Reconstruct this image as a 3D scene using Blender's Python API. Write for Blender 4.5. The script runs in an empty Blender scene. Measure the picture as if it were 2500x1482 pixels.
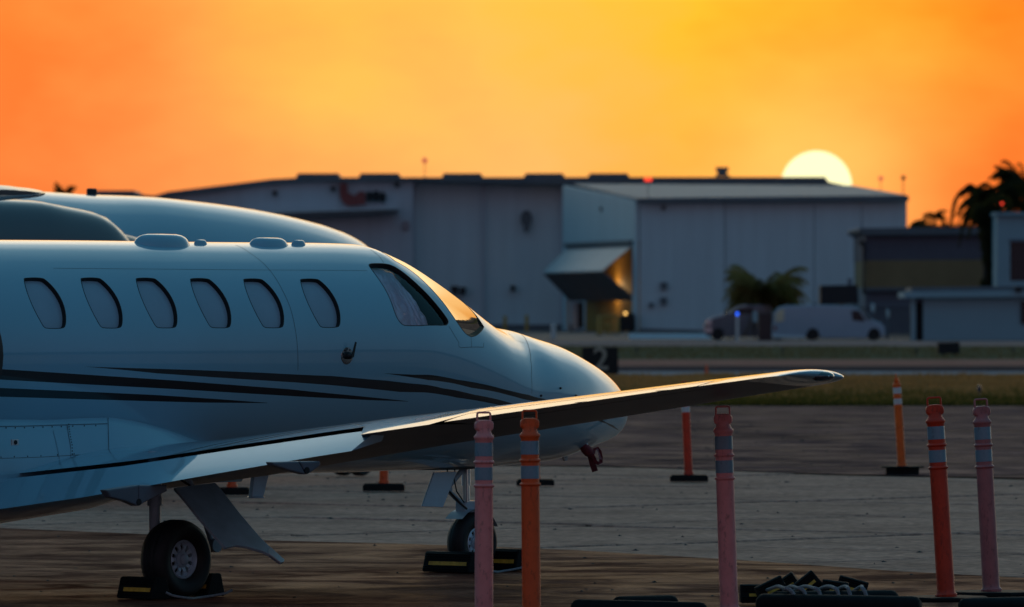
import bpy, bmesh, math, random
import numpy as np
from mathutils import Vector, Matrix, noise
from mathutils.geometry import delaunay_2d_cdt
random.seed(7); rng = np.random.default_rng(7)
R = math.radians
S = bpy.context.scene
COL = S.collection
# photograph measured at 2500 px wide: focal length in pixels, camera height in metres, horizon row
FPX, CAMH, HZ = 18700.0, 2.075, 750.0

# ------------------------------------------------------------------ camera
cam = bpy.data.cameras.new('camera'); co = bpy.data.objects.new('camera', cam); COL.objects.link(co)
co.location = (0, 0, CAMH); co.rotation_euler = (R(90), 0, 0)
cam.sensor_width = 36; cam.lens = FPX / 2500 * 36; cam.shift_y = (HZ - 741) / 2500
cam.clip_start = 1; cam.clip_end = 20000
cam.dof.use_dof = True; cam.dof.focus_distance = 57; cam.dof.aperture_fstop = 5.6
S.camera = co
S.view_settings.view_transform = 'Standard'; S.view_settings.look = 'None'
S.view_settings.exposure = 0; S.view_settings.gamma = 1; S.view_settings.use_curve_mapping = False
S.cycles.max_bounces = 8; S.cycles.sample_clamp_indirect = 4; S.cycles.use_denoising = True

# ------------------------------------------------------------------ world: smoky sunset, teal dusk overhead
SUN_AZ, SUN_EL = math.atan((1993 - 1250) / FPX), math.atan((HZ - 455) / FPX)
w = bpy.data.worlds.new('World'); S.world = w; w.use_nodes = True
nt = w.node_tree; nt.nodes.clear()
def N(t, **k):
    n = nt.nodes.new(t)
    for a, b in k.items(): setattr(n, a, b)
    return n
def M(op, a, b=None, clamp=False):
    n = N('ShaderNodeMath', operation=op, use_clamp=clamp)
    for i, v in enumerate((a, b)):
        if v is None: continue
        if isinstance(v, (int, float)): n.inputs[i].default_value = v
        else: nt.links.new(v, n.inputs[i])
    return n.outputs[0]
def ramp(fac, stops, interp='LINEAR'):
    n = N('ShaderNodeValToRGB'); r = n.color_ramp; r.interpolation = interp
    while len(r.elements) < len(stops): r.elements.new(0.5)
    for e, (p, c) in zip(r.elements, stops): e.position = p; e.color = (*c, 1)
    nt.links.new(fac, n.inputs[0]); return n.outputs[0]
def mixc(fac, a, b, mode='MIX'):
    n = N('ShaderNodeMix', data_type='RGBA', blend_type=mode)
    for i, v in ((0, fac), (6, a), (7, b)):
        if isinstance(v, (int, float)): n.inputs[i].default_value = v
        elif isinstance(v, tuple): n.inputs[i].default_value = (*v, 1)
        else: nt.links.new(v, n.inputs[i])
    return n.outputs[2]
tc = N('ShaderNodeTexCoord'); sx = N('ShaderNodeSeparateXYZ'); nt.links.new(tc.outputs['Generated'], sx.inputs[0])
X, Y, Z = sx.outputs
az = M('MULTIPLY', M('ARCTAN2', X, Y), 57.29578)                 # degrees, 0 = straight ahead
el = M('MULTIPLY', M('ARCSINE', Z), 57.29578)
daz = M('ABSOLUTE', M('SUBTRACT', az, math.degrees(SUN_AZ)))
u = M('ADD', M('MULTIPLY', az, 1 / 7.66), 0.5, True)            # smoke-coloured part of the sky
nz = N('ShaderNodeTexNoise'); nz.inputs['Scale'].default_value = 26; nz.inputs['Detail'].default_value = 4; nz.inputs['Roughness'].default_value = .5
mp = N('ShaderNodeMapping'); mp.inputs['Scale'].default_value = (1, 1, 1.9); mp.inputs['Rotation'].default_value = (0, R(35), 0)
nt.links.new(tc.outputs['Generated'], mp.inputs[0]); nt.links.new(mp.outputs[0], nz.inputs[0])
wob = M('MULTIPLY', M('SUBTRACT', nz.outputs[0], .5), .60)
un = M('ADD', u, wob, True)
low = ramp(un, [(0, (.85, .17, .048)), (.25, (.93, .30, .10)), (.5, (.98, .46, .18)), (.72, (.95, .32, .09)), (.85, (.94, .26, .07)), (1, (.90, .18, .045))])
top = ramp(un, [(0, (.95, .19, .03)), (.2, (.97, .34, .07)), (.46, (.99, .53, .085)), (.70, (.99, .52, .028)), (.88, (.98, .29, .015)), (1, (.97, .16, .01))])
v = M('MULTIPLY', M('ADD', el, M('MULTIPLY', wob, 2.5)), 1 / 2.3, True)
sunset = mixc(v, low, top)
# falls off from the sun outward and upward: orange, cream, pale, teal
t = M('ADD', M('MAXIMUM', el, 0.0), M('MULTIPLY', M('MAXIMUM', M('SUBTRACT', daz, 20), 0.0), .90))
t = M('DIVIDE', t, 90, True)
wide = ramp(t, [(0, (1, .46, .12)), (.05, (1.15, .66, .25)), (.11, (1.5, 1.12, .66)), (.20, (1.45, 1.35, 1.10)), (.29, (.66, .84, .88)), (.38, (.17, .36, .45)), (.5, (.052, .185, .275)), (1, (.032, .135, .225))], 'EASE')
# dusk horizon away from the sun
hzf = M('MULTIPLY', M('MULTIPLY', M('SUBTRACT', daz, 35), 1 / 50, True), M('SUBTRACT', 1, M('MULTIPLY', M('MAXIMUM', el, 0.0), 1 / 22, True)))
base = mixc(M('MULTIPLY', hzf, .85), wide, (.085, .105, .15))
antif = M('MULTIPLY', M('MULTIPLY', M('SUBTRACT', daz, 105), 1 / 45, True), M('SUBTRACT', 1, M('MULTIPLY', M('MAXIMUM', el, 0.0), 1 / 42, True)))
base = mixc(antif, base, (.235, .155, .20))                        # rosy belt opposite the sunset
blend = M('MULTIPLY', M('SUBTRACT', 1, M('MULTIPLY', M('MAXIMUM', M('SUBTRACT', el, 2.2), 0.0), 1 / 3.5, True)),
          M('SUBTRACT', 1, M('MULTIPLY', M('MAXIMUM', M('SUBTRACT', daz, 6), 0.0), 1 / 8, True)))
skyc = mixc(blend, base, sunset)
ds = M('SQRT', M('ADD', M('POWER', daz, 2.0), M('POWER', M('SUBTRACT', el, math.degrees(SUN_EL)), 2.0)))
halo = M('POWER', 2.718, M('MULTIPLY', M('POWER', M('MULTIPLY', ds, 1 / .75), 2.0), -1.0))
skyc = mixc(halo, skyc, (.22, .20, .07), 'ADD')
skyc = mixc(M('MULTIPLY', M('LESS_THAN', Z, -0.003), 1.0), skyc, (.03, .035, .04))
bg1 = N('ShaderNodeBackground'); bg1.inputs[1].default_value = 1.0; nt.links.new(skyc, bg1.inputs[0])
st = N('ShaderNodeTexSky'); st.sky_type = 'NISHITA'; st.sun_disc = False
st.sun_elevation = SUN_EL; st.sun_rotation = SUN_AZ
bg2 = N('ShaderNodeBackground'); bg2.inputs[1].default_value = 0.006; nt.links.new(st.outputs[0], bg2.inputs[0])
ad = N('ShaderNodeAddShader'); nt.links.new(bg1.outputs[0], ad.inputs[0]); nt.links.new(bg2.outputs[0], ad.inputs[1])
wo = N('ShaderNodeOutputWorld'); nt.links.new(ad.outputs[0], wo.inputs[0])
w.cycles.sampling_method = 'MANUAL'; w.cycles.sample_map_resolution = 2048

# ------------------------------------------------------------------ sun
sl = bpy.data.lights.new('sun_lamp', 'SUN'); sl.energy = 2.2; sl.angle = R(.53); sl.color = (1, .50, .20)
so = bpy.data.objects.new('sun_lamp', sl); COL.objects.link(so)
sd = Vector((math.sin(SUN_AZ) * math.cos(SUN_EL), math.cos(SUN_AZ) * math.cos(SUN_EL), math.sin(SUN_EL)))
so.rotation_euler = sd.to_track_quat('Z', 'Y').to_euler(); so.location = (0, 0, 50)

# ------------------------------------------------------------------ helpers
def P(px, py, z):
    "photo pixel at a known distance -> world point"
    return Vector(((px - 1250) / FPX * z, z, CAMH - (py - HZ) / FPX * z))
def G(px, py, z=0.0):
    "photo pixel on the ground -> world point"
    d = FPX * (CAMH - z) / (py - HZ)
    return Vector(((px - 1250) / FPX * d, d, z))
def tag(o, label=None, cat=None, group=None, kind=None):
    if label: o['label'] = label
    if cat: o['category'] = cat
    if group: o['group'] = group
    if kind: o['kind'] = kind
    return o
def thing(name, label, cat, loc=(0, 0, 0), rz=0, group=None):
    o = bpy.data.objects.new(name, None); COL.objects.link(o)
    o.location = loc; o.rotation_euler = (0, 0, rz); o.empty_display_size = .2
    return tag(o, label, cat, group)
def link(name, me, parent=None):
    o = bpy.data.objects.new(name, me); COL.objects.link(o)
    if parent is not None: o.parent = parent
    return o
class MB:
    "collects shapes, builds ONE mesh object; coordinates are the parent's local ones (minus off)"
    def __init__(s, off=(0, 0, 0)): s.v = []; s.f = []; s.m = []; s.off = Vector(off)
    def add(s, vs, fs, m=0):
        b = len(s.v); s.v += [Vector(p) - s.off for p in vs]
        s.f += [tuple(b + i for i in f) for f in fs]; s.m += [m] * len(fs); return s
    def box(s, x0, x1, y0, y1, z0, z1, m=0):
        return s.add([(x0,y0,z0),(x1,y0,z0),(x1,y1,z0),(x0,y1,z0),(x0,y0,z1),(x1,y0,z1),(x1,y1,z1),(x0,y1,z1)],
                     [(0,3,2,1),(4,5,6,7),(0,1,5,4),(1,2,6,5),(2,3,7,6),(3,0,4,7)], m)
    def prism(s, pts, d, m=0, caps=True):
        "polygon (3D points) swept by vector d"
        n = len(pts); d = Vector(d); a = [Vector(p) for p in pts]
        fs = [(i, (i+1) % n, n + (i+1) % n, n + i) for i in range(n)]
        if caps: fs += [tuple(range(n-1, -1, -1)), tuple(range(n, 2*n))]
        return s.add(a + [p + d for p in a], fs, m)
    def tube(s, path, r, n=10, m=0, cap=True):
        path = [Vector(p) for p in path]; rr = r if hasattr(r, '__len__') else [r] * len(path)
        vs = []; up = None
        for i, p in enumerate(path):
            t = (path[min(i+1, len(path)-1)] - path[max(i-1, 0)]).normalized()
            if up is None: up = t.orthogonal().normalized()
            up = (up - t * up.dot(t)).normalized(); q = t.cross(up)
            vs += [p + (up * math.cos(2*math.pi*k/n) + q * math.sin(2*math.pi*k/n)) * rr[i] for k in range(n)]
        fs = [(i*n+k, i*n+(k+1) % n, (i+1)*n+(k+1) % n, (i+1)*n+k) for i in range(len(path)-1) for k in range(n)]
        if cap: fs += [tuple(range(n-1, -1, -1)), tuple((len(path)-1)*n + k for k in range(n))]
        return s.add(vs, fs, m)
    def lathe(s, prof, c=(0, 0, 0), ax=(0, 0, 1), n=24, m=0, x=None):
        "prof = [(radius, height along axis)]"
        ax = Vector(ax).normalized(); e1 = Vector(x) if x else ax.orthogonal().normalized(); e2 = ax.cross(e1); c = Vector(c)
        vs = []
        for r, h in prof: vs += [c + ax*h + (e1*math.cos(2*math.pi*k/n) + e2*math.sin(2*math.pi*k/n))*r for k in range(n)]
        fs = [(i*n+k, i*n+(k+1) % n, (i+1)*n+(k+1) % n, (i+1)*n+k) for i in range(len(prof)-1) for k in range(n)]
        if prof[0][0] > 1e-5: fs.append(tuple(range(n-1, -1, -1)))
        if prof[-1][0] > 1e-5: fs.append(tuple((len(prof)-1)*n + k for k in range(n)))
        return s.add(vs, fs, m)
    def grid(s, rows, m=0, closed=False):
        nr, nc = len(rows), len(rows[0]); vs = [p for r in rows for p in r]
        e = nc if closed else nc - 1
        return s.add(vs, [(i*nc+j, i*nc+(j+1) % nc, (i+1)*nc+(j+1) % nc, (i+1)*nc+j) for i in range(nr-1) for j in range(e)], m)
    def build(s, name, mats, parent=None, smooth=False, bevel=0, label=None, angle=35):
        me = bpy.data.meshes.new(name); me.from_pydata([tuple(p) for p in s.v], [], s.f)
        for mt in (mats if isinstance(mats, (list, tuple)) else [mats]): me.materials.append(mt)
        me.polygons.foreach_set('material_index', s.m)
        bm = bmesh.new(); bm.from_mesh(me); bmesh.ops.remove_doubles(bm, verts=bm.verts, dist=1e-5)
        bmesh.ops.recalc_face_normals(bm, faces=bm.faces); bm.to_mesh(me); bm.free()
        if smooth:
            me.polygons.foreach_set('use_smooth', [True] * len(me.polygons)); me.set_sharp_from_angle(angle=R(angle))
        me.update(); o = link(name, me, parent)
        if bevel:
            b = o.modifiers.new('bevel', 'BEVEL'); b.width = bevel; b.segments = 2; b.limit_method = 'ANGLE'; b.angle_limit = R(40)
        if label: o['label'] = label
        return o

def textmesh(name, curve, m):
    o = bpy.data.objects.new(name, curve); COL.objects.link(o); bpy.context.view_layer.update()
    me = bpy.data.meshes.new_from_object(o.evaluated_get(bpy.context.evaluated_depsgraph_get())); bpy.data.objects.remove(o)
    me.materials.clear(); me.materials.append(m); me.name = name; return link(name, me)
# ------------------------------------------------------------------ materials
def mat(name, col, rough=.6, metal=0., coat=0., var=.12, scale=6., bump=0., bscale=40., spec=.5, emit=None, es=0., stretch=None, col2=None, coords='Object', crough=.03, trans=0., ior=1.5, alpha=None, sss=0., scuff=0.):
    m = bpy.data.materials.new(name); m.use_nodes = True; t = m.node_tree; b = t.nodes['Principled BSDF']
    L = t.links.new
    b.inputs['Roughness'].default_value = rough; b.inputs['Metallic'].default_value = metal
    b.inputs['Specular IOR Level'].default_value = spec; b.inputs['IOR'].default_value = ior
    b.inputs['Coat Weight'].default_value = coat; b.inputs['Coat Roughness'].default_value = crough
    b.inputs['Transmission Weight'].default_value = trans
    tc = t.nodes.new('ShaderNodeTexCoord'); mp = t.nodes.new('ShaderNodeMapping'); L(tc.outputs[coords], mp.inputs[0])
    if stretch: mp.inputs['Scale'].default_value = stretch
    nz = t.nodes.new('ShaderNodeTexNoise'); nz.inputs['Scale'].default_value = scale; nz.inputs['Detail'].default_value = 6; nz.inputs['Roughness'].default_value = .6
    L(mp.outputs[0], nz.inputs[0])
    cr = t.nodes.new('ShaderNodeValToRGB'); L(nz.outputs[0], cr.inputs[0])
    c2 = col2 or tuple(c * (1 - var) for c in col); c1 = col if col2 else tuple(min(1, c * (1 + var)) for c in col)
    cr.color_ramp.elements[0].position = .32; cr.color_ramp.elements[1].position = .68
    cr.color_ramp.elements[0].color = (*c2, 1); cr.color_ramp.elements[1].color = (*c1, 1)
    cout = cr.outputs[0]
    if scuff:
        m3 = t.nodes.new('ShaderNodeMapping'); L(tc.outputs[coords], m3.inputs[0]); m3.inputs['Scale'].default_value = (1, 1, .35)
        n3 = t.nodes.new('ShaderNodeTexNoise'); n3.inputs['Scale'].default_value = 22; n3.inputs['Detail'].default_value = 8; n3.inputs['Roughness'].default_value = .75; L(m3.outputs[0], n3.inputs[0])
        r3 = t.nodes.new('ShaderNodeValToRGB'); L(n3.outputs[0], r3.inputs[0]); r3.color_ramp.elements[0].position = .36; r3.color_ramp.elements[1].position = .46; r3.color_ramp.elements[0].color = (1 - scuff,) * 3 + (1,)
        x3 = t.nodes.new('ShaderNodeMix'); x3.data_type = 'RGBA'; x3.blend_type = 'MULTIPLY'; x3.inputs[0].default_value = 1; L(cout, x3.inputs[6]); L(r3.outputs[0], x3.inputs[7]); cout = x3.outputs[2]
    L(cout, b.inputs['Base Color'])
    if bump:
        n2 = t.nodes.new('ShaderNodeTexNoise'); n2.inputs['Scale'].default_value = bscale; n2.inputs['Detail'].default_value = 5; L(mp.outputs[0], n2.inputs[0])
        bp = t.nodes.new('ShaderNodeBump'); bp.inputs['Strength'].default_value = 1; bp.inputs['Distance'].default_value = bump
        L(n2.outputs[0], bp.inputs['Height']); L(bp.outputs[0], b.inputs['Normal'])
    if emit: b.inputs['Emission Color'].default_value = (*emit, 1); b.inputs['Emission Strength'].default_value = es
    if sss:
        b.inputs['Subsurface Weight'].default_value = sss; b.inputs['Subsurface Radius'].default_value = (.05, .02, .01)
    return m
def emis(name, col, st):
    m = bpy.data.materials.new(name); m.use_nodes = True; t = m.node_tree; t.nodes.clear()
    e = t.nodes.new('ShaderNodeEmission'); e.inputs[0].default_value = (*col, 1); e.inputs[1].default_value = st
    o = t.nodes.new('ShaderNodeOutputMaterial'); t.links.new(e.outputs[0], o.inputs[0]); return m
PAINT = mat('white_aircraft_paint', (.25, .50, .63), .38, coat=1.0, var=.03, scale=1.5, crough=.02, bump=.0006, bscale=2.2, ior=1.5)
t_ = PAINT.node_tree; b_ = t_.nodes['Principled BSDF']           # bare inner side of the skin is dark trim
b_.inputs['Coat IOR'].default_value = 1.6
gm = t_.nodes.new('ShaderNodeNewGeometry'); mx = t_.nodes.new('ShaderNodeMix'); mx.data_type = 'RGBA'
t_.links.new(gm.outputs['Backfacing'], mx.inputs[0]); t_.links.new(b_.inputs['Base Color'].links[0].from_socket, mx.inputs[6])
mx.inputs[7].default_value = (.03, .03, .035, 1); t_.links.new(mx.outputs[2], b_.inputs['Base Color'])
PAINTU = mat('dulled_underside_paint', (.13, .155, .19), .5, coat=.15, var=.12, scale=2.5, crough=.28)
STRIPE = mat('black_stripe_paint', (.008, .010, .014), .4, coat=.5, var=.1, crough=.03)
STRIPE2 = mat('charcoal_stripe_paint', (.030, .032, .036), .4, coat=.5, var=.1, crough=.03)
SEAM = mat('seam', (.10, .13, .15), .7, var=.2)
GASKET = mat('black_gasket', (.004, .005, .007), .55, var=.2)
SHADE = mat('pleated_window_shade', (.32, .45, .55), .8, var=.06, scale=3, coat=.6, crough=.04)
GLASS = mat('window_glass', (.9, .93, .95), .0, trans=1, var=.01, ior=1.45)
def thin_glass(name, tint, fres=1.55, rough=.0):
    m = bpy.data.materials.new(name); m.use_nodes = True; t = m.node_tree; t.nodes.clear(); L = t.links.new
    tr = t.nodes.new('ShaderNodeBsdfTransparent'); tr.inputs[0].default_value = (*tint, 1)
    gl = t.nodes.new('ShaderNodeBsdfGlossy'); gl.inputs['Roughness'].default_value = rough
    fr = t.nodes.new('ShaderNodeFresnel'); fr.inputs[0].default_value = fres
    mx = t.nodes.new('ShaderNodeMixShader'); o = t.nodes.new('ShaderNodeOutputMaterial')
    nzz = t.nodes.new('ShaderNodeTexNoise'); nzz.inputs['Scale'].default_value = 2.0
    bp = t.nodes.new('ShaderNodeBump'); bp.inputs['Distance'].default_value = .0015; L(nzz.outputs[0], bp.inputs['Height'])
    L(bp.outputs[0], gl.inputs['Normal'])
    L(fr.outputs[0], mx.inputs[0]); L(tr.outputs[0], mx.inputs[1]); L(gl.outputs[0], mx.inputs[2]); L(mx.outputs[0], o.inputs[0]); return m
SIDEGLASS = thin_glass('clear_side_glass', (.92, .93, .94), 1.45)
def coated_glass(name, refl, tint, k):
    m = bpy.data.materials.new(name); m.use_nodes = True; t = m.node_tree; t.nodes.clear(); L = t.links.new
    tr = t.nodes.new('ShaderNodeBsdfTransparent'); tr.inputs[0].default_value = (*tint, 1)
    gl = t.nodes.new('ShaderNodeBsdfGlossy'); gl.inputs['Roughness'].default_value = .015; gl.inputs[0].default_value = (*refl, 1)
    mx = t.nodes.new('ShaderNodeMixShader'); o = t.nodes.new('ShaderNodeOutputMaterial'); mx.inputs[0].default_value = k
    L(tr.outputs[0], mx.inputs[1]); L(gl.outputs[0], mx.inputs[2]); L(mx.outputs[0], o.inputs[0]); return m
WSGLASS = coated_glass('coated_windshield_glass', (.95, .90, .78), (.9, .8, .75), .86)
FOIL = mat('crinkled_foil', (.95, .80, .95), .40, metal=.25, var=.15, scale=5)
METAL = mat('bright_metal', (.55, .57, .60), .28, metal=.9, var=.15)
GEAR = mat('gear_grey_paint', (.38, .50, .58), .45, var=.15, coat=.3)
DARK = mat('dark_mechanical', (.012, .013, .015), .5, var=.3)
WHEEL = mat('wheel_paint', (.60, .74, .84), .4, var=.1, metal=.3)
TYRE = mat('tyre_rubber', (.011, .012, .013), .62, var=.3, bump=.001, bscale=120)
RUBBER = mat('black_rubber', (.006, .008, .009), .75, spec=.25, var=.35, scale=14, bump=.003, bscale=60)
YELLOW = mat('yellow_marking', (.80, .45, .05), .6, var=.3, scale=20)
ROPE = mat('grey_rope', (.26, .31, .34), .85, var=.3, scale=60, bump=.002, bscale=200)
RED = mat('red_ribbon', (.16, .018, .03), .75, var=.35, scale=30)
WHITEPRINT = mat('white_print', (.62, .50, .55), .8, var=.1)
COVER = mat('dark_engine_cover', (.012, .015, .02), .8, var=.2)
AMBERGLASS = mat('navigation_lens', (.02, .03, .045), .03, coat=1, var=.4, scale=40, ior=1.8)
PINK2 = mat('darker_pink_plastic', (.50, .16, .155), .5, var=.12, scale=9, sss=.1, scuff=.45)
PINK = mat('faded_pink_plastic', (.95, .29, .27), .5, var=.10, scale=9, sss=.15, scuff=.45)
ORRED = mat('orange_red_plastic', (.95, .11, .015), .5, var=.10, scale=9, sss=.15, scuff=.45)
DKRED = mat('deep_red_plastic', (.70, .045, .010), .5, var=.14, scale=7, sss=.15, scuff=.45)
ORANGE = mat('orange_plastic', (.95, .15, .008), .5, var=.08, scale=9, sss=.3, scuff=.45)
BAND = mat('grey_blue_reflective_band', (.22, .30, .36), .45, var=.06, scale=90, coat=.2, scuff=.45)
WBAND = mat('white_reflective_band', (.62, .64, .66), .45, var=.08, scale=30, scuff=.45)
# background
WALLW = mat('painted_hangar_metal', (.62, .76, .80), .65, var=.05, scale=.8, stretch=(1.6, 1, .12))
WALLP = mat('mauve_grey_hangar_metal', (.52, .58, .63), .65, var=.05, scale=.8, stretch=(1.6, 1, .12))
WALLD = mat('dark_grey_metal', (.14, .18, .23), .7, var=.06, scale=.3)  # one even dark blue-grey for backing, posts and feet
ROOFM = mat('standing_seam_roof', (.25, .29, .33), .6, var=.08, scale=.3)
ROOFD = mat('dark_roof_edge', (.15, .17, .19), .7, var=.1, scale=.5)
BROWNW = mat('brown_stucco', (.13, .13, .165), .85, var=.1, scale=.4)
OCHRE = mat('ochre_stucco', (.27, .20, .10), .85, var=.12, scale=.4)
YWALL = mat('yellow_corrugated', (.52, .28, .05), .65, var=.15, scale=1, stretch=(4, 4, .1))
TEALW = mat('pale_teal_wall', (.30, .46, .52), .8, var=.05, scale=.3)
DKWIN = mat('dark_window_glass', (.015, .02, .028), .15, var=.3, scale=.5)
BLACK = mat('matt_black', (.010, .012, .014), .7, var=.3)
SIGNRED = mat('red_sign_letters', (.26, .055, .05), .6, var=.15)
WHITEP = mat('white_post_paint', (.62, .63, .62), .6, var=.1)
CARD = mat('black_car_paint', (.12, .14, .175), .3, coat=.6, var=.2)
CARW = mat('white_van_paint', (.34, .46, .56), .4, coat=.6, var=.05, scale=.6)
BARK = mat('palm_bark', (.045, .035, .025), .95, var=.3, scale=3)
def leafmat(name, col, tr, sc=.8, var=.35, k=.45):
    m = bpy.data.materials.new(name); m.use_nodes = True; t = m.node_tree; t.nodes.clear(); L = t.links.new
    tc = t.nodes.new('ShaderNodeTexCoord'); nz = t.nodes.new('ShaderNodeTexNoise'); nz.inputs['Scale'].default_value = sc; nz.inputs['Detail'].default_value = 4; L(tc.outputs['Object'], nz.inputs[0])
    r = t.nodes.new('ShaderNodeValToRGB'); L(nz.outputs[0], r.inputs[0]); e = r.color_ramp.elements; e[0].position = .35; e[1].position = .65
    e[0].color = (*[c * (1 - var) for c in col], 1); e[1].color = (*[c * (1 + var) for c in col], 1)
    df = t.nodes.new('ShaderNodeBsdfDiffuse'); L(r.outputs[0], df.inputs[0]); tl = t.nodes.new('ShaderNodeBsdfTranslucent'); tl.inputs[0].default_value = (*tr, 1)
    mx = t.nodes.new('ShaderNodeMixShader'); mx.inputs[0].default_value = k; o = t.nodes.new('ShaderNodeOutputMaterial')
    L(df.outputs[0], mx.inputs[1]); L(tl.outputs[0], mx.inputs[2]); L(mx.outputs[0], o.inputs[0]); return m
LEAF = leafmat('palm_green', (.32, .25, .09), (.22, .16, .04)); LEAFD = leafmat('dark_foliage', (.050, .050, .025), (.10, .085, .02))
LAMPR = emis('red_beacon', (1, .06, .03), 1.6)
LAMPB = emis('blue_lamp', (.02, .12, 1), 3)
LAMPY = emis('warm_lamp', (1, .55, .15), 2.2)
SUNM = emis('sun_disc', (1, .93, .50), 1.35)
# ================================================================== THE PARKED JET
OX, OY = -3.90, 55.81
fl = math.hypot(.656, .755); FX, FY = .656 / fl, .755 / fl
ANG = math.atan2(FY, FX)
def ray(px, py):
    o = Vector((0 - OX, 0 - OY, CAMH)); d = Vector(((px - 1250) / FPX, 1, -(py - HZ) / FPX))
    lo = lambda q: Vector((q.x * FX + q.y * FY, q.x * FY - q.y * FX, q.z))      # (l forward, s starboard, h up)
    return lo(o), lo(d)
def hit(px, py, n, c):
    "photo pixel -> aircraft point on the plane n.(l,s,h)=c"
    o, d = ray(px, py); n = Vector(n); t = (c - n.dot(o)) / n.dot(d); return o + d * t
def projl(l, s, h):
    x = OX + FX * l + FY * s; y = OY + FY * l - FX * s
    return 1250 + FPX * x / y, HZ + FPX * (CAMH - h) / y
def A(l, s, h): return (l, -s, h)                                             # aircraft -> empty's local axes
def pchip(xs, ys, x):
    xs = np.array(xs, float); ys = np.array(ys, float); n = len(xs); x = np.asarray(x, float)
    d = np.diff(ys) / np.diff(xs); m = np.zeros(n); m[0] = d[0]; m[-1] = d[-1]
    for i in range(1, n - 1):
        if d[i-1] * d[i] > 0:
            w1 = 2*(xs[i+1]-xs[i])+(xs[i]-xs[i-1]); w2 = (xs[i+1]-xs[i])+2*(xs[i]-xs[i-1])
            m[i] = (w1 + w2) / (w1 / d[i-1] + w2 / d[i])
    i = np.clip(np.searchsorted(xs, x) - 1, 0, n - 2); h = xs[i+1] - xs[i]; t = (x - xs[i]) / h
    return (2*t**3-3*t**2+1)*ys[i]+(t**3-2*t**2+t)*h*m[i]+(-2*t**3+3*t**2)*ys[i+1]+(t**3-t**2)*h*m[i+1]
LS = [-9, -6, -4, -2, 1, 2.5, 3.5, 4.0, 4.3, 4.6, 4.9, 5.1, 5.3, 5.5, 5.75, 6.0, 6.3, 6.6, 6.85, 7.05, 7.2, 7.27]
WW = [.12, .55, .80, .83, .83, .83, .83, .825, .81, .79, .765, .745, .72, .69, .655, .61, .54, .45, .355, .255, .13, .0]
TT = [2.3, 2.5, 2.56, 2.56, 2.5687, 2.5655, 2.5669, 2.5613, 2.4904, 2.3645, 2.214, 2.1035, 2.0014, 1.9326, 1.904, 1.8523, 1.7907, 1.6949, 1.5963, 1.4825, 1.3592, 1.16]
BB = [2.0, 1.2, .86, .8, .8, .8, .8101, .8071, .8102, .8118, .8122, .8086, .8084, .8164, .829, .84, .8569, .9073, .9656, 1.0115, 1.0811, 1.15]
CF = .53
TSM = None
def fus(l, th, off=0.):
    "skin point(s) at station l, angle th (0 = starboard waist, 90 deg = top)"
    l = np.asarray(l, float); th = np.asarray(th, float)
    T, B, W = pchip(LS, TT, l), pchip(LS, BB, l), pchip(LS, WW, l); c = B + (T - B) * CF
    sn, cs = np.sin(th), np.cos(th)
    Ts = np.interp(l, TSX, TSY); wgt = np.clip(sn, 0, 1) ** 1.9; T = T * wgt + Ts * (1 - wgt)
    return np.stack([l + 0*th, W * cs, c + np.where(sn > 0, T - c, c - B) * sn], -1)
TSX = np.linspace(-9, 7.27, 600); _t = pchip(LS, TT, TSX); TSY = np.array([np.average(_t, weights=np.exp(-((TSX - x) / (.30 * min(1, max(.02, (7.2 - x) / 1.5)))) ** 2)) for x in TSX])
def fnorm(l, th):
    e = 2e-3; a = fus(np.clip(l - e, -9, 7.268), th); b = fus(np.clip(l + e, -9, 7.268), th); c = fus(l, th - e); d = fus(l, th + e)
    n = np.cross(b - a, d - c); n = n / (np.linalg.norm(n, axis=-1, keepdims=True) + 1e-12)
    q = fus(l, th); out = np.stack([0*q[..., 0], q[..., 1], q[..., 2] - 1.5], -1)
    sg = np.sign((n * out).sum(-1, keepdims=True)); sg[sg == 0] = 1
    return n * sg
gl_, gt_ = np.meshgrid(np.linspace(-3, 7.2, 511), np.linspace(-1.5, 1.62, 157), indexing='ij')
gp_ = fus(gl_, gt_); gx_, gy_ = projl(gp_[..., 0], gp_[..., 1], gp_[..., 2])
nn_ = fnorm(gl_, gt_)
vis_ = (nn_[..., 0] * FY - nn_[..., 1] * FX) < .02                              # faces the camera
def fhit(px, py):
    "photo pixel -> (l, theta) on the starboard skin"
    d = (gx_ - px)**2 + (gy_ - py)**2 + np.where(vis_, 0, 1e6); i = np.unravel_index(d.argmin(), d.shape)
    l, th = float(gl_[i]), float(gt_[i])
    for _ in range(12):
        e = 1e-3; f = lambda a, b: np.array(projl(*fus(a, b)))
        p = f(l, th); J = np.stack([(f(l + e, th) - p) / e, (f(l, th + e) - p) / e], 1)
        r = np.array([px, py]) - p
        try: dl = np.linalg.solve(J, r)
        except Exception: break
        dl = np.clip(dl, -.03, .03); l += float(dl[0]); th += float(dl[1]); l = min(max(l, -3), 7.2); th = min(th, 1.62)
    return l, th
def fh(pts): return [fhit(*p) for p in pts]
def resample(poly, step):
    out = []; n = len(poly)
    for i in range(n):
        a, b = np.array(poly[i]), np.array(poly[(i+1) % n]); k = max(1, int(np.linalg.norm(b - a) / step))
        out += [tuple(a + (b - a) * j / k) for j in range(k)]
    return out
def smoothpoly(poly, it=2):
    "Chaikin"
    for _ in range(it):
        n = len(poly); q = []
        for i in range(n):
            a, b = np.array(poly[i]), np.array(poly[(i+1) % n]); q += [tuple(a*.75 + b*.25), tuple(a*.25 + b*.75)]
        poly = q
    return poly
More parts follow.
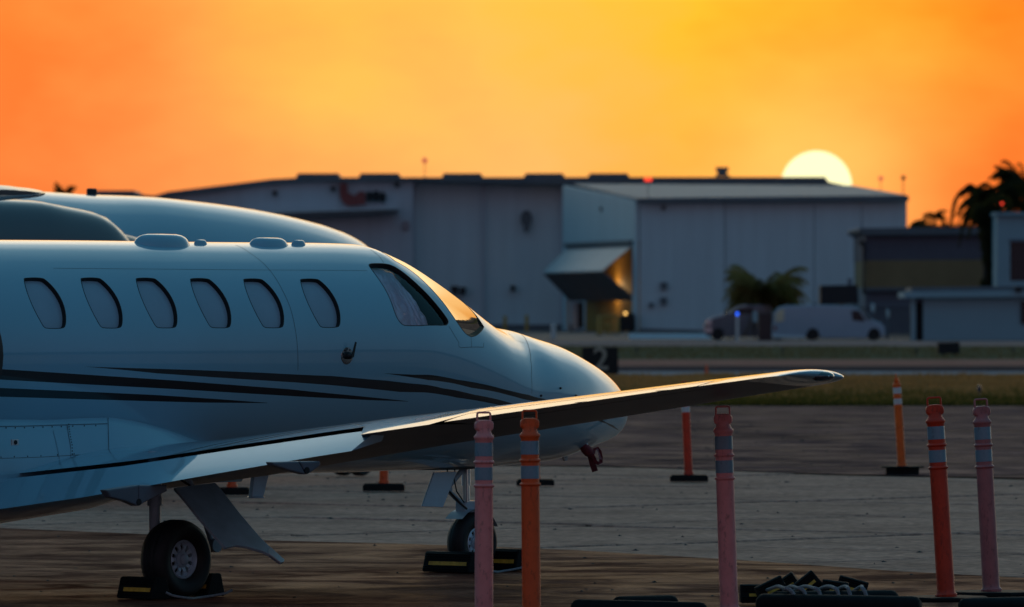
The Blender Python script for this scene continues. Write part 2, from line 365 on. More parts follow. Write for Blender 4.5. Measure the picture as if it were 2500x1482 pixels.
win0 = fh([(59.7,681.5),(62.8,679.4),(85,678.2),(103,679.4),(110,681.5),(129.6,699.7),(145.7,722),(155.9,744),(161,766.5),(161.5,782.7),(160,794.8),(155.9,799.9),(141.7,801.3),(116.4,800.9),(110,798.9),(105,792.8),(89,764.5),(74.9,734),(64.8,705.7)])
l00 = fhit(85, 678.2)[0]
windows = []
for px in (85, 223.5, 357.5, 489, 618, 756):
    d = fhit(px, 680)[0] - l00; windows.append(smoothpoly([(l + d, t) for l, t in win0], 1))
cockpit = smoothpoly(fh([(900.8,648),(904.5,644),(920,643.4),(939,643.8),(957,647.5),(984,664.5),(1013.6,689.8),(1043,718),(1070,749),(1088,773),(1093.8,782),(1093.8,787.8),(1088,794.5),(1040,794.6),(990,794.5),(981,790.8),(972,780),(964.6,764),(954,733),(942,707.6),(924.5,681),(906.7,657)]), 1)
wsl = fh([(958.7,634),(978,644.5),(998.8,657),(1028.5,681),(1058,710.6),(1088,746),(1104,769),(1117.6,789),(1132.4,810),(1144,819.7),(1153,822),(1165,817.5),(1177,805.6),(1182,795)])
wl0, wl1 = wsl[0][0] - .03, wsl[-1][0]
wsh = smoothpoly(wsl + [(wl1 - .10, R(84)), (wl1 - .35, R(86)), (wl1 - .7, R(86.5)), (wl0 + .1, R(84.5))], 1)
stripes = [
 (1, [(205,895),(300,898),(469,903),(640,910),(810.6,918),(900,926),(940,929),(1000,936),(1081,948),(1160,964),(1245.6,983.5),(1330,1006),(1326,1010),(1214,988),(1116,971),(975,957),(900,949),(800,939.6),(725,934),(512,920.5),(384,911.5),(300,903)]),
 (0, [(0,901),(200,914),(427,929),(704,950),(900,969.5),(996,979.5),(996,980.5),(900,977),(704,966.5),(427,950),(200,938),(0,926.8)]),
 (0, [(0,947),(200,956),(384,964.5),(540,975),(653,983.3),(653,984.2),(500,983),(363,979.5),(180,974),(0,968.6)]),
 (0, [(935,911.3),(1010.5,915),(1116,927),(1221,948),(1291,964),(1326,973),(1400,997),(1460,1019),(1497,1038),(1520,1051),(1512,1051),(1480,1034),(1440,1019),(1380,1001),(1298,978.5),(1256,968.5),(1151,947),(1045.6,928),(980,917.5)])]
stripes = [(m, fh(p)) for m, p in stripes]
stripes[1][1][0:1] = [(-5, stripes[1][1][0][1] + .18), stripes[1][1][0]]; stripes[1][1].append((-5, stripes[1][1][-1][1] + .16))
stripes[2][1][0:1] = [(-5, stripes[2][1][0][1] + .13), stripes[2][1][0]]; stripes[2][1].append((-5, stripes[2][1][-1][1] + .11))
def inpoly(poly, x, y):
    p = np.array(poly); x1, y1 = p[:, 0], p[:, 1]; x2, y2 = np.roll(x1, -1), np.roll(y1, -1)
    c = ((y1[None] > y[:, None]) != (y2[None] > y[:, None])) & (x[:, None] < (x2 - x1)[None] * (y[:, None] - y1[None]) / (y2 - y1 + 1e-15)[None] + x1[None])
    return c.sum(1) % 2 == 1
def build_fuselage(root):
    holes = windows + [cockpit, wsh]
    rings = [resample(p, .02) for p in holes] + [resample(p, .05) for _, p in stripes]
    gl = np.unique(np.concatenate([np.linspace(-9, -3, 31), np.linspace(-3, 3.6, 89), np.linspace(3.6, 7.0, 86), np.array([7.04,7.08,7.12,7.15,7.18,7.2,7.22,7.235,7.25,7.26,7.265,7.268])]))
    gt = np.linspace(-math.pi/2, math.pi/2, 81)
    Lg, Tg = np.meshgrid(gl, gt, indexing='ij'); pts = np.stack([Lg.ravel(), Tg.ravel()], 1)
    edges = []; extra = []; base = len(pts)
    allr = np.array([q for r in rings for q in r])
    d2 = np.full(len(pts), 9.)
    for i in range(0, len(allr), 200):
        q = allr[i:i+200]; d2 = np.minimum(d2, ((pts[:, None] - q[None])**2).sum(2).min(1))
    inner = (np.abs(pts[:, 1]) < 1.56) & (pts[:, 0] > -8.9)
    pts = pts[~((d2 < .010**2) & inner)]; base = len(pts)
    for r in rings:
        b = base + len(extra); extra += r; edges += [(b + i, b + (i+1) % len(r)) for i in range(len(r))]
    allp = [Vector((float(a), float(b))) for a, b in pts] + [Vector(q) for q in extra]
    vo, eo, fo, *_ = delaunay_2d_cdt(allp, edges, [], 0, 1e-6)
    V = np.array([tuple(q) for q in vo]); Fc = np.array([f for f in fo if len(f) == 3])
    cen = V[Fc].mean(1); keep = np.ones(len(Fc), bool); mi = np.zeros(len(Fc), int)
    for h in holes: keep &= ~inpoly(h, cen[:, 0], cen[:, 1])
    for m, p in stripes: mi[inpoly(p, cen[:, 0], cen[:, 1])] = 1 + m
    Fc, mi = Fc[keep], mi[keep]
    q = fus(V[:, 0], V[:, 1]); n = fnorm(V[:, 0], V[:, 1]); n[V[:, 1] > 1.569] = (0, 0, 1); 
    top = np.abs(V[:, 1]) > 1.569; nt_ = fnorm(V[:, 0], np.clip(V[:, 1], -1.56, 1.56)); n[top] = nt_[top]; n[top, 1] = 0
    n /= np.linalg.norm(n, axis=1, keepdims=True)
    vs = np.concatenate([q * (1, -1, 1), q]); ns = np.concatenate([n * (1, -1, 1), n])
    f1 = Fc; f2 = Fc[:, ::-1] + len(V)
    # orientation: outward
    a, b, c = vs[f1[:, 0]], vs[f1[:, 1]], vs[f1[:, 2]]; g = (np.cross(b - a, c - a) * ns[f1[:, 0]]).sum(1)
    if np.median(g) < 0: f1, f2 = f1[:, ::-1], f2[:, ::-1]
    me = bpy.data.meshes.new('fuselage'); me.from_pydata(vs.tolist(), [], f1.tolist() + f2.tolist())
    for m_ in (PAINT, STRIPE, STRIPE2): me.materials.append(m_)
    me.polygons.foreach_set('material_index', np.concatenate([mi, mi]).astype(np.int32))
    me.polygons.foreach_set('use_smooth', [True] * len(me.polygons)); me.update()
    me.normals_split_custom_set_from_vertices(ns.tolist())
    return link('fuselage', me, root)
def patch(poly, off, step=.03, side=1):
    "triangulated skin patch inside poly, pushed off along the normal; returns verts, faces, normals"
    r = resample(poly, step); a = np.array(r); x0, y0 = a.min(0); x1, y1 = a.max(0)
    gx, gy = np.meshgrid(np.arange(x0, x1, step), np.arange(y0, y1, step * 1.1)); c = np.stack([gx.ravel(), gy.ravel()], 1)
    c = c[inpoly(poly, c[:, 0], c[:, 1])]
    if len(c): c = c[((c[:, None] - a[None])**2).sum(2).min(1) > (step * .5)**2]
    pts = [Vector(q) for q in r] + [Vector((float(u_), float(v_))) for u_, v_ in c]
    vo, eo, fo, *_ = delaunay_2d_cdt(pts, [(i, (i+1) % len(r)) for i in range(len(r))], [], 1, 1e-6)
    V = np.array([tuple(q) for q in vo]); q = fus(V[:, 0], V[:, 1]); n = fnorm(V[:, 0], V[:, 1])
    return V, q + n * off, n, [tuple(f) for f in fo]
def patch_obj(name, poly, off, m, parent, step=.03, side=1, disp=None, nfun=None):
    V, q, n, fo = patch(poly, off, step)
    if nfun is not None: n = nfun(q, n)
    if disp is not None: q = q + n * disp(V)[:, None]
    sg = -side; vs = q * (1, sg, 1); ns = n * (1, sg, 1)
    me = bpy.data.meshes.new(name); fo = [f if side > 0 else f[::-1] for f in fo]
    a, b, c = (vs[fo[0][k]] for k in range(3))
    if np.dot(np.cross(b - a, c - a), ns[fo[0][0]]) < 0: fo = [f[::-1] for f in fo]
    me.from_pydata(vs.tolist(), [], fo); me.materials.append(m)
    me.polygons.foreach_set('use_smooth', [True] * len(me.polygons)); me.update()
    if disp is None: me.normals_split_custom_set_from_vertices(ns.tolist())
    return link(name, me, parent)
def frame_obj(name, poly, depth, width, m, parent, side=1, lip=.0012):
    "surface lip plus inward reveal round an opening"
    r = resample(poly, .02); a = np.array(r); cen = a.mean(0)
    nx = np.roll(a, -1, 0) - np.roll(a, 1, 0); nr = np.stack([nx[:, 1], -nx[:, 0]], 1); nr /= np.linalg.norm(nr, axis=1, keepdims=True) + 1e-9
    if ((a - cen) * nr).sum() < 0: nr = -nr
    b = MB(); rows = []
    for off, ex in ((.0003, width), (lip, width * .6), (lip, 0), (-.004, -.0015), (-depth, -.003)):
        k = a + nr * ex; q = fus(k[:, 0], k[:, 1]) + fnorm(k[:, 0], k[:, 1]) * off
        rows.append([tuple(p * (1, -side, 1)) for p in q])
    b.grid(rows, closed=True); return b.build(name, m, parent, smooth=True, angle=50)
def reflection_normals(q, n):
    "shading normals tilted to put in a low-sky reflection with dark foot; shape unchanged"
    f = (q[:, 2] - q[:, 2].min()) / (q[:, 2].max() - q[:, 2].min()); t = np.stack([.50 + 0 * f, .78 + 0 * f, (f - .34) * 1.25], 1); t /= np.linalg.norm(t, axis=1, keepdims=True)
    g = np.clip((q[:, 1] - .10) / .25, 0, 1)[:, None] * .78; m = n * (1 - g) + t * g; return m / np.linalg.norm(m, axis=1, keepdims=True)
jet = thing('business_jet', 'white business jet with six cabin windows and black cheat stripes parked nose to the right', 'business jet', (OX, OY, 0), ANG)
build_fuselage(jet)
for side in (1, -1):
    for wp in windows:
        wobj = frame_obj('cabin_window', wp, .036, .006, GASKET, jet, side)
        a = np.array(wp); c = a.mean(0); big = [tuple(c + (np.array(p) - c) * 1.03) for p in wp]
        # pleats run across the lower half of the shade
        patch_obj('window_shade', big, -.032, SHADE, wobj, .03, side)
    cw = frame_obj('cockpit_side_window', cockpit, .05, .007, GASKET, jet, side)
    a = np.array(cockpit); c = a.mean(0)
    patch_obj('side_pane', [tuple(c + (np.array(p) - c) * 1.01) for p in cockpit], -.022, SIDEGLASS, cw, .05, side)
    ws = frame_obj('windshield', wsh, .014, .006, GASKET, jet, side, lip=.0015)
    patch_obj('windshield_pane', wsh, -.0005, WSGLASS, ws, .03, side, nfun=reflection_normals)
# crinkled foil sun shade standing inside the near cockpit window
fo_ = fh([(898,640),(932,642),(966,654),(996,690),(1012,708),(1032,737),(1050,768),(1064,800),(1064,806),(975,806),(955,764),(925,700)])
def crink(V):
    out = np.zeros(len(V))
    for i, (a, b) in enumerate(V):
        p = Vector((a * 13, b * 4, 0)); d = noise.noise_vector(p * .6) * .7
        out[i] = .022 * abs(noise.noise(p + d)) + .009 * abs(noise.noise((p + d) * 2.3))
    return out
foil = patch_obj('foil_sunshade', fo_, -.062, FOIL, None, .007, 1, crink)
foil.parent = jet; tag(foil, 'crinkled silver foil sunshade behind the side glass')
# panel seams: narrow dark lines laid in the skin
def seam(name, pts, wdt=.0045, parent=None, m=SEAM, px=True):
    q = fh(pts) if px else pts; rows = []
    dense = []
    for i in range(len(q) - 1):
        a, b = np.array(q[i]), np.array(q[i+1]); k = max(1, int(np.linalg.norm(b - a) / .04)); dense += [a + (b - a) * j / k for j in range(k)]
    dense.append(np.array(q[-1])); d = np.array(dense); P3 = fus(d[:, 0], d[:, 1]) + fnorm(d[:, 0], d[:, 1]) * .0009
    t = np.gradient(P3, axis=0); sd_ = np.cross(t, fnorm(d[:, 0], d[:, 1])); sd_ /= np.linalg.norm(sd_, axis=1, keepdims=True) + 1e-9
    b = MB(); b.grid([[tuple((p + s_ * wdt / 2) * (1, -1, 1)) for p, s_ in zip(P3, sd_)], [tuple((p - s_ * wdt / 2) * (1, -1, 1)) for p, s_ in zip(P3, sd_)]])
    return b.build(name, m, parent or jet, smooth=True)
seam('panel_seam', [(575,598),(610,618),(645,645),(665,668),(690,710),(708,750),(720,800),(726,850),(727,905)])
seam('panel_seam', [(130,655),(300,656.5),(500,658),(700,659.5),(897,661)], .003)
seam('panel_seam', [(1268,812),(1280,823),(1290,845),(1295.5,880),(1297,920),(1298,960)])
seam('panel_seam', [(905,610),(925,625),(937,642)], .004)
seam('panel_seam', [(1096,797),(1110,820),(1120,836),(1120,846),(1126,849),(1180,848),(1181,837)], .004)
seam('panel_seam', [(1150,823),(1151,848)], .004)
seam('panel_seam', [(1242,815),(1258,830),(1282,838)], .003)
# wiper fairing at the foot of the windshield
q = [fus(*fhit(*p)) for p in ((1184,796),(1196,806),(1214,806),(1222,809))]
b = MB(); bt = fus(wl1 + .02, R(88)); e_ = fus(wl1 + .36, R(86))
top_ = [fus(wl1 + d, R(87)) + np.array([0, 0, hh_]) for d, hh_ in ((-.12, .0), (.02, .030), (.16, .025), (.34, 0))]
lowr = [fus(wl1 + d, R(th_)) + np.array([0, .003, .002]) for d, th_ in ((-.08, 80), (.02, 66), (.14, 68), (.33, 80))]
b.grid([[tuple(p * (1, -1, 1)) for p in top_], [tuple(p * (1, -1, 1)) for p in lowr]]); b.grid([[tuple(p * (1, -1, 1)) for p in top_], [tuple(p) for p in lowr]])
b.build('wiper_fairing', PAINT, jet, smooth=True)
b = MB(); b.tube([tuple((np.array(fus(wl1 - .30 + k * .075, R(86 - k * 2.2))) + [0, 0, .012]) * (1, -1, 1)) for k in range(6)], .008, 6); b.build('wiper', DARK, jet)
# roof antennas
def roof_blister(px0, px1, ytop, ybot):
    l0 = None
    n = np.array((0, 1, 0.)); c = (px0 + px1) / 2
    p0, p1 = hit(px0, 598, (0, 1, 0), .16), hit(px1, 598, (0, 1, 0), .16)
    l, hl = (p0.x + p1.x) / 2, abs(p1.x - p0.x) / 2; s0 = .16; W, T = .83, float(pchip(LS, TT, l)); C = .8 + (T - .8) * CF
    hh = CAMH - (ytop - HZ) / FPX * (OY + FY * l - FX * s0)
    zb = C + (T - C) * math.sqrt(1 - (s0 / W)**2) - .02
    rows = []
    for i in range(9):
        f = i / 8; e = math.sin(math.pi / 2 * min(1, f * 1.12)); z = zb + (hh - zb) * math.sin(math.pi / 2 * f); sc = math.cos(math.pi / 2 * f) ** .35 if f < 1 else 0
        row = []
        for k in range(28):
            a = 2 * math.pi * k / 28; cx, cy = math.cos(a), math.sin(a); cx = math.copysign(abs(cx) ** .75, cx); cy = math.copysign(abs(cy) ** .75, cy)
            row.append((l + cx * hl * sc, -(s0 + cy * hl * .42 * sc), z - (.05 * (1 - f) * abs(cy))))
        rows.append(row)
    b = MB(); b.grid(rows, closed=True); b.build('roof_antenna', PAINT, jet, smooth=True, angle=60)
roof_blister(333, 455, 571, 604); roof_blister(474, 505, 585, 594); roof_blister(612, 698, 580, 603); roof_blister(712, 745, 586, 598)
# vane sensor on the flank
vl, vt = fhit(847, 868); vp = fus(vl, vt); vn = fnorm(np.array([vl]), np.array([vt]))[0]
vn3 = Vector((vn[0], -vn[1], vn[2])); vc = Vector(tuple(vp * (1, -1, 1)))
b = MB(); b.lathe([(.0, .004), (.040, .005), (.064, .003), (.068, -.002)], vc, vn3, 32, x=(1, 0, 0)); vane = b.build('vane_sensor', mat('vane_plate', (.30, .31, .33), .22, metal=.9, var=.1), jet, smooth=True)
b = MB(); b.lathe([(.028, .0), (.026, .03), (.012, .045), (0, .047)], vc + vn3 * .004, vn3, 20)
q0 = vc + vn3 * .045; b.prism([q0 + Vector((-.008, 0, -.02)), q0 + Vector((.02, 0, -.01)), q0 + Vector((.052, 0, .10)), q0 + Vector((.040, 0, .105))], vn3 * .008); b.build('vane', DARK, vane)
for a in range(5):
    aa = math.radians(20 + a * 36); c_ = vc + Vector((math.cos(aa) * .050, 0, math.sin(aa) * .050)) + vn3 * .005
    MB().lathe([(.007, 0), (.006, .003), (0, .004)], c_, vn3, 8).build('screw', DARK, vane)
for (x, y) in ((1367.5, 948), (1320, 966), (1405, 966)):
    l_, t_0 = fhit(x, y); p_ = fus(l_, t_0); n_ = fnorm(np.array([l_]), np.array([t_0]))[0]
    MB().lathe([(.010, 0), (.008, .012), (0, .014)], tuple(p_ * (1, -1, 1)), (n_[0], -n_[1], n_[2]), 10).build('static_port', DARK, jet)
# ---- wing root fairing and belly
FL = [-5, -3, -1.5, 0, .6, .9, 1.25, 1.6, 1.9, 2.15, 2.5]
ft = []
for l in FL: pass
ftpx = [(0,1023),(64,1023.5),(128,1024),(200,1020),(273,1018.5),(341,1029),(405,1046),(452,1063),(486,1076),(520,1094)]
fq = fh(ftpx); flx = [q[0] for q in fq]; fth = [q[1] for q in fq]
def fair_rows():
    rows = []; ls = np.concatenate([np.linspace(-5.2, flx[0] - .05, 14), np.linspace(flx[0], flx[-1], 30)])
    for l in ls:
        th = np.interp(l, flx, fth); p = fus(l, th); htop = p[2]; k = min(1, max(0, (l + 5.2) / 1.5)); e = min(1, max(0, (flx[-1] - l) / .9)); kk = math.sqrt(max(0, 1 - (1 - e)**2)) * (k ** .5)
        hb = float(np.interp(l, [-5, -3, -1, -.3, .6, 1.3, flx[-1]], [.85, .6, .50, .485, .57, .70, .80])); 
        row = []
        for j in range(25):
            f = j / 24
            if j == 0: row.append((l, p[1] - .004, htop)); continue
            a = f * math.pi / 2; ss = (p[1] + .022 * kk) + (.11 * kk) * math.sin(min(1, f * 2.2) * math.pi / 2)
            f2 = f ** 1.0
            if f < .55: h = htop + (.62 * htop + .38 * hb - htop) * (f / .55); h = htop - (htop - (hb + .22)) * (f / .55); s_ = ss
            else:
                g = (f - .55) / .45; s_ = ss * math.cos(g * math.pi / 2) ** .7 if g < 1 else 0; h = hb + .22 * (1 - math.sin(g * math.pi / 2))
            row.append((l, s_, h))
        rows.append(row)
    return rows
fr = fair_rows()
b = MB(); b.grid([[A(*p) for p in r] for r in fr]); b.grid([[(p[0], p[1], p[2]) for p in r] for r in fr])
b.build('wing_root_fairing', PAINT, jet, smooth=True, angle=50)
def fair_at(px, py):
    s_ = .93
    for _ in range(6):
        q = hit(px, py, (0, 1, 0), s_); r = min(fr, key=lambda rr: abs(rr[0][0] - q.x)); hs_ = [p[2] for p in r[:14]][::-1]; ss_ = [p[1] for p in r[:14]][::-1]; s_ = float(np.interp(q.z, hs_, ss_)) + .004
    return hit(px, py, (0, 1, 0), s_)
for seg_ in (((-30,1041),(60,1040),(150,1037),(262,1034)), ((164,1036),(167,1060),(172,1086),(173,1116)), ((264,1020),(265,1060),(266,1104)), ((-30,1120),(100,1116),(262,1106))):
    dn = []
    for i in range(len(seg_) - 1):
        for j in range(8): dn.append((seg_[i][0] + (seg_[i+1][0] - seg_[i][0]) * j / 8, seg_[i][1] + (seg_[i+1][1] - seg_[i][1]) * j / 8))
    pts = [A(*fair_at(*p)) for p in dn + [seg_[-1]]]; b = MB(); b.tube(pts, .0022, 4); b.build('panel_seam', SEAM, jet)
    if seg_[0][0] < 0 or seg_[0][0] == 164:
        for p in dn[::2]: b = MB(); c_ = fair_at(p[0] + (4 if seg_[0][0] == 164 else 0), p[1] + (4 if seg_[0][0] < 0 and seg_[0][1] < 1060 else (-3 if seg_[0][0] < 0 else 0))); b.lathe([(.006, 0), (.004, .002), (0, .003)], A(*c_), (0, -1, 0), 6); b.build('fastener', DARK, jet)
# access panels proud of the fairing, with fasteners
pan = []
for (xa, xb) in ((-20, 164), (168, 262)):
    L0, L1 = hit(xa, 1070, (0, 1, 0), .93).x, hit(xb, 1070, (0, 1, 0), .93).x
    rows = []
    for l in np.linspace(L0, L1, 8):
        r = fair_rows_at = min(fr, key=lambda rr: abs(rr[0][0] - l)); ks = [2, 4, 6, 8, 10, 12]
        rows.append([A(l, r[k][1] + .004, r[k][2]) for k in ks])
    b = MB(); b.grid(rows); ap = b.build('access_panel', PAINT, jet, smooth=True)
p = hit(36, 1080, (0, 1, 0), .965)
b = MB(); b.box(p.x - .035, p.x + .035, -.972, -.958, p.z - .022, p.z + .022); fd = b.build('filler_port', WHITEP, jet, bevel=.004)
MB().lathe([(.017, 0), (.015, .006), (0, .007)], (p.x, -.972, p.z), (0, -1, 0), 16).build('cap', BLACK, fd)
# ---- wings
WP = dict(le0=1.5, le1=.3, te0=-.9, te1=-.52, hs=[.0, .75, 2, 3, 4, 5.1, 7, 7.8], hh=[.66, .74, .88, 1.02, 1.155, 1.29, 1.522, 1.6125], t0=.14, t1=.113, i0=3.5, i1=-.8, m=.022)
def wsec(s):
    f = (s - .75) / 7.05; le = WP['le0'] + (WP['le1'] - WP['le0']) * f; te = WP['te0'] + (WP['te1'] - WP['te0']) * f
    return le, te, float(np.interp(s, WP['hs'], WP['hh'])), WP['t0'] + (WP['t1'] - WP['t0']) * f, math.tan(R(WP['i0'] + (WP['i1'] - WP['i0']) * f))
def foil(x, t):
    x = min(max(x, 0), 1); yt = 5*t*(.2969*math.sqrt(x)-.126*x-.3516*x**2+.2843*x**3-.1036*x**4); yc = WP['m']*4*x*(1-x); return yc + yt, yc - yt
def wp(s, x, upper, dz=0.):
    "x = 0 leading edge .. 1 trailing edge"
    le, te, ht, t, ti = wsec(s); c = le - te; u, lo_ = foil(x, t)
    return (te + (1 - x) * c, s, ht + (1 - x) * c * ti + (u if upper else lo_) * c + dz)
XS = [(1 - math.cos(math.pi * k / 22)) / 2 for k in range(23)]
def wing_shell(ss, cut, mirror=1, xu=None):
    rows = []
    for s in ss:
        c_ = cut(s); xs = [x * c_ for x in XS]
        rows.append([(p[0], -mirror * p[1], p[2]) for p in [wp(s, x, True) for x in xs[::-1]] + [wp(s, x, False) for x in xs[1:]]])
    return rows
FLAP0, FLAP1, AIL0, AIL1 = .60, 4.41, 5.12, 7.27
for mir in (1, -1):
    cut = lambda s: .80 if s < FLAP1 else (.9999 if (s < AIL0 or s > AIL1) else .80)
    ss = list(np.linspace(.5, FLAP1, 16)) + list(np.linspace(FLAP1 + .001, AIL0, 7)) + list(np.linspace(AIL0 + .001, AIL1, 15)) + list(np.linspace(AIL1 + .001, 7.62, 4))
    rows = wing_shell(ss, cut, mir)
    # rounded tip
    tipr = []
    for k in range(1, 9):
        f = k / 8; s = 7.62 + .27 * math.sin(f * math.pi / 2); g = math.cos(f * math.pi / 2) ** .7 if f < 1 else 0
        le, te, ht, t, ti = wsec(7.62); c = le - te; g2 = .30 + .70 * math.cos(f * math.pi / 2) ** .8 if f < 1 else .30
        row = []
        for x, up in [(x * .9999, True) for x in XS[::-1]] + [(x * .9999, False) for x in XS[1:]]:
            p = wp(7.62, x, up); mid = ht + (1 - x) * c * ti + WP['m'] * 4 * x * (1 - x) * c
            lx = te + .10 * f ** 2 + (p[0] - te) * (1 - .30 * f ** 2.2); row.append((lx, -mir * s, mid + (p[2] - mid) * g + .12 * (s - 7.62) + .0))
        tipr.append(row)
    b = MB(); b.grid(rows + tipr)
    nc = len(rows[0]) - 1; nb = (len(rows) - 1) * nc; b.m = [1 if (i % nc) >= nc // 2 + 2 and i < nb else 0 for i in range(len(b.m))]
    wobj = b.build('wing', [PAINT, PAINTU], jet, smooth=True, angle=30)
    # flap, lowered
    def ctl(s0, s1, x0, rot, name, drop=0., n=12, gap=.006, back=0.):
        rr = []
        for s in np.linspace(s0, s1, n):
            a = wp(s, x0, True); e = wp(s, x0, False); hx, hz = a[0], (a[2] * .35 + e[2] * .65); row = []
            prof = [(x0 + (1 - x0) * k / 8, True) for k in range(8, -1, -1)]
            nose_ = [(-.5, .85), (-.9, .5), (-.9, .1), (-.5, -.0)]
            pr = [wp(s, x, True) for x, _ in prof] + [(a[0] + (a[2] - e[2]) * .5 * 1.0, s, (a[2] + e[2]) / 2)] + [wp(s, x, False) for x, _ in prof[::-1]]
            for p in pr:
                dx, dz = p[0] - hx, p[2] - hz; c_, s_ = math.cos(rot), math.sin(rot)
                row.append((hx + dx * c_ - dz * s_ * 1.0 - back, -mir * s, hz + dx * s_ + dz * c_ - drop))
            rr.append(row)
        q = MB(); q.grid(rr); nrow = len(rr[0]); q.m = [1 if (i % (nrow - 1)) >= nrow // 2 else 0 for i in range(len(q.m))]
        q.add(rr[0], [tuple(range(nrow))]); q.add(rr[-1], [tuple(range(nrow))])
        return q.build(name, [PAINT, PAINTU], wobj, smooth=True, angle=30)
    ctl(FLAP0, FLAP1 - .01, .80, R(14), 'flap', .035, back=.10)
    ctl(AIL0 + .012, AIL1 - .012, .815, R(-.6), 'aileron', 0)
    # navigation light in the tip
    le, te, ht, t, ti = wsec(7.62)
    if mir == 1:
        c = hit(2007, 918.5, (0, 1, 0), 7.85); rows = []
        for i in range(11):
            f = i / 10; th = math.pi * f
            rows.append([(c.x + .105 * -math.cos(th) * (1 if f < .5 else .8), -(c.y + .075 * math.sin(th) ** .7 * math.cos(a) ), c.z + .038 * math.sin(th) ** .8 * math.sin(a)) for a in np.linspace(-math.pi / 2, math.pi / 2, 13)])
        b = MB(); b.grid(rows); nav = b.build('navigation_light', AMBERGLASS, wobj, smooth=True)
        b = MB(); b.lathe([(.02, 0), (.024, .02), (0, .05)], (c.x - .02, -(c.y + .03), c.z), (0, -1, 0), 14); b.build('bulb', METAL, nav)
        for s_ in (6.35, 7.02):
            p = wp(s_, .999, True); MB().tube([A(p[0] + .02, s_, p[2]), A(p[0] - .13, s_ + .005, p[2] - .004)], [.004, .0015], 6).build('static_wick', DARK, wobj)
    for s_, pl in ((2.56, [(250,1196),(262,1214),(300,1224),(329,1236),(352,1223),(401,1199),(401,1184),(330,1184)]), (4.10, [(655,1128),(660,1136),(700,1149),(739,1159),(756,1150),(774,1137),(774,1126),(720,1126)])):
        # flap hinge fairings hanging under the wing
        q_ = [hit(x, y, (0, 1, 0), s_) for x, y in pl]; xm = q_[3].x
        for part, sel in (('flap_track_cone', [0, 1, 2, 3, 7]), ('hinge_fairing', [3, 4, 5, 6, 7])):
            pp = [q_[i] for i in sel]; pp = [Vector((v_.x + (.006 if part == 'hinge_fairing' and i in (0, 4) else 0), v_.y, v_.z)) for i, v_ in enumerate(pp)]
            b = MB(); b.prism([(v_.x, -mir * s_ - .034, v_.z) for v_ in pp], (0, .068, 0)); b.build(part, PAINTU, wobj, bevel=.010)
        b = MB(); b.tube([(xm + .01, -mir * s_, q_[3].z + .07), (xm + .004, -mir * s_, q_[3].z + .02)], .011, 8); b.lathe([(.024, -.04), (.024, .04)], (xm + .004, -mir * s_, q_[3].z + .03), (0, 1, 0), 12); b.build('flap_actuator', DARK, wobj)
# ---- landing gear
def wheel(parent, l, s, r, wid, rimr, out=1, nsp=10):
    "tyre, rim with lightening holes, hub; s is the wheel's centre plane"
    c = A(l, s, r); ax = (0, -1, 0); hw = wid / 2
    prof = [(rimr, -hw*.62), (rimr + .012, -hw*.80), (r*.80, -hw), (r*.92, -hw*.86), (r*.985, -hw*.5), (r, -hw*.33), (r*.992, -hw*.31), (r*.992, -hw*.27), (r, -hw*.25), (r, -hw*.04), (r*.992, -hw*.03), (r*.992, hw*.03), (r, hw*.04), (r, hw*.25), (r*.992, hw*.27), (r*.992, hw*.31), (r, hw*.33), (r*.985, hw*.5), (r*.92, hw*.86), (r*.80, hw), (rimr + .012, hw*.80), (rimr, hw*.62)]
    b = MB(); b.lathe(prof, c, ax, 56); b.f = b.f[:-2]; b.m = b.m[:-2]; ty = b.build('tyre', TYRE, parent, smooth=True, angle=60)
    # rim: outer ring, web with holes, hub
    b = MB(); ao = hw * .62 * out
    ring = [(rimr, -hw*.6), (rimr + .004, ao), (rimr - .008, ao + .008 * out), (rimr * .86, ao - .010 * out), (rimr * .84, ao - .03 * out)]
    b.lathe(ring, c, ax, 48); b.f = b.f[:-2]; b.m = b.m[:-2]
    rim = b.build('rim', WHEEL, ty, smooth=True)
    b = MB(); rin, rout = rimr * .40, rimr * .85; zc = ao - .03 * out; n = nsp * 8
    def ringpt(rr_, k, z): a = 2 * math.pi * k / n; return (c[0] + math.cos(a) * rr_, c[1] - z, c[2] + math.sin(a) * rr_)
    # web between holes built as spokes that flare at both ends
    for i in range(nsp):
        a0 = 2 * math.pi * i / nsp
        pr = []
        for f in np.linspace(0, 1, 9):
            rr_ = rin + (rout - rin) * f; full = math.pi / nsp * 1.001; u_ = (f - .52) / .42
            hole = math.sqrt(max(0, 1 - u_ * u_)); pr.append((rr_, full * (1 - .50 * hole)))
        top_, bot_ = [], []
        for rr_, ha in pr:
            zz = zc + .018 * out * (1 - abs((rr_ - rin) / (rout - rin) - .5)) 
            top_.append([(c[0] + math.cos(a0 + q) * rr_, c[1] - zz, c[2] + math.sin(a0 + q) * rr_) for q in (-ha, -ha*.4, ha*.4, ha)])
            bot_.append([(p[0], p[1] + .012 * out, p[2]) for p in top_[-1]])
        b.grid(top_); b.grid(bot_)
        b.grid([[r_[0] for r_ in top_], [r_[0] for r_ in bot_]]); b.grid([[r_[3] for r_ in top_], [r_[3] for r_ in bot_]])
    b.build('wheel_web', WHEEL, ty, smooth=True, angle=40)
    b = MB(); b.lathe([(rimr * .42, zc - .01 * out), (rimr * .42, zc + .022 * out), (rimr * .30, zc + .030 * out), (rimr * .28, zc + .045 * out), (rimr * .22, zc + .050 * out), (0, zc + .052 * out)], c, ax, 28); b.build('hub', GEAR, ty, smooth=True)
    b = MB(); b.lathe([(rimr * .83, zc - .05 * out), (0.0, zc - .05 * out)], c, ax, 28); b.build('brake_disc', DARK, ty)
    return ty
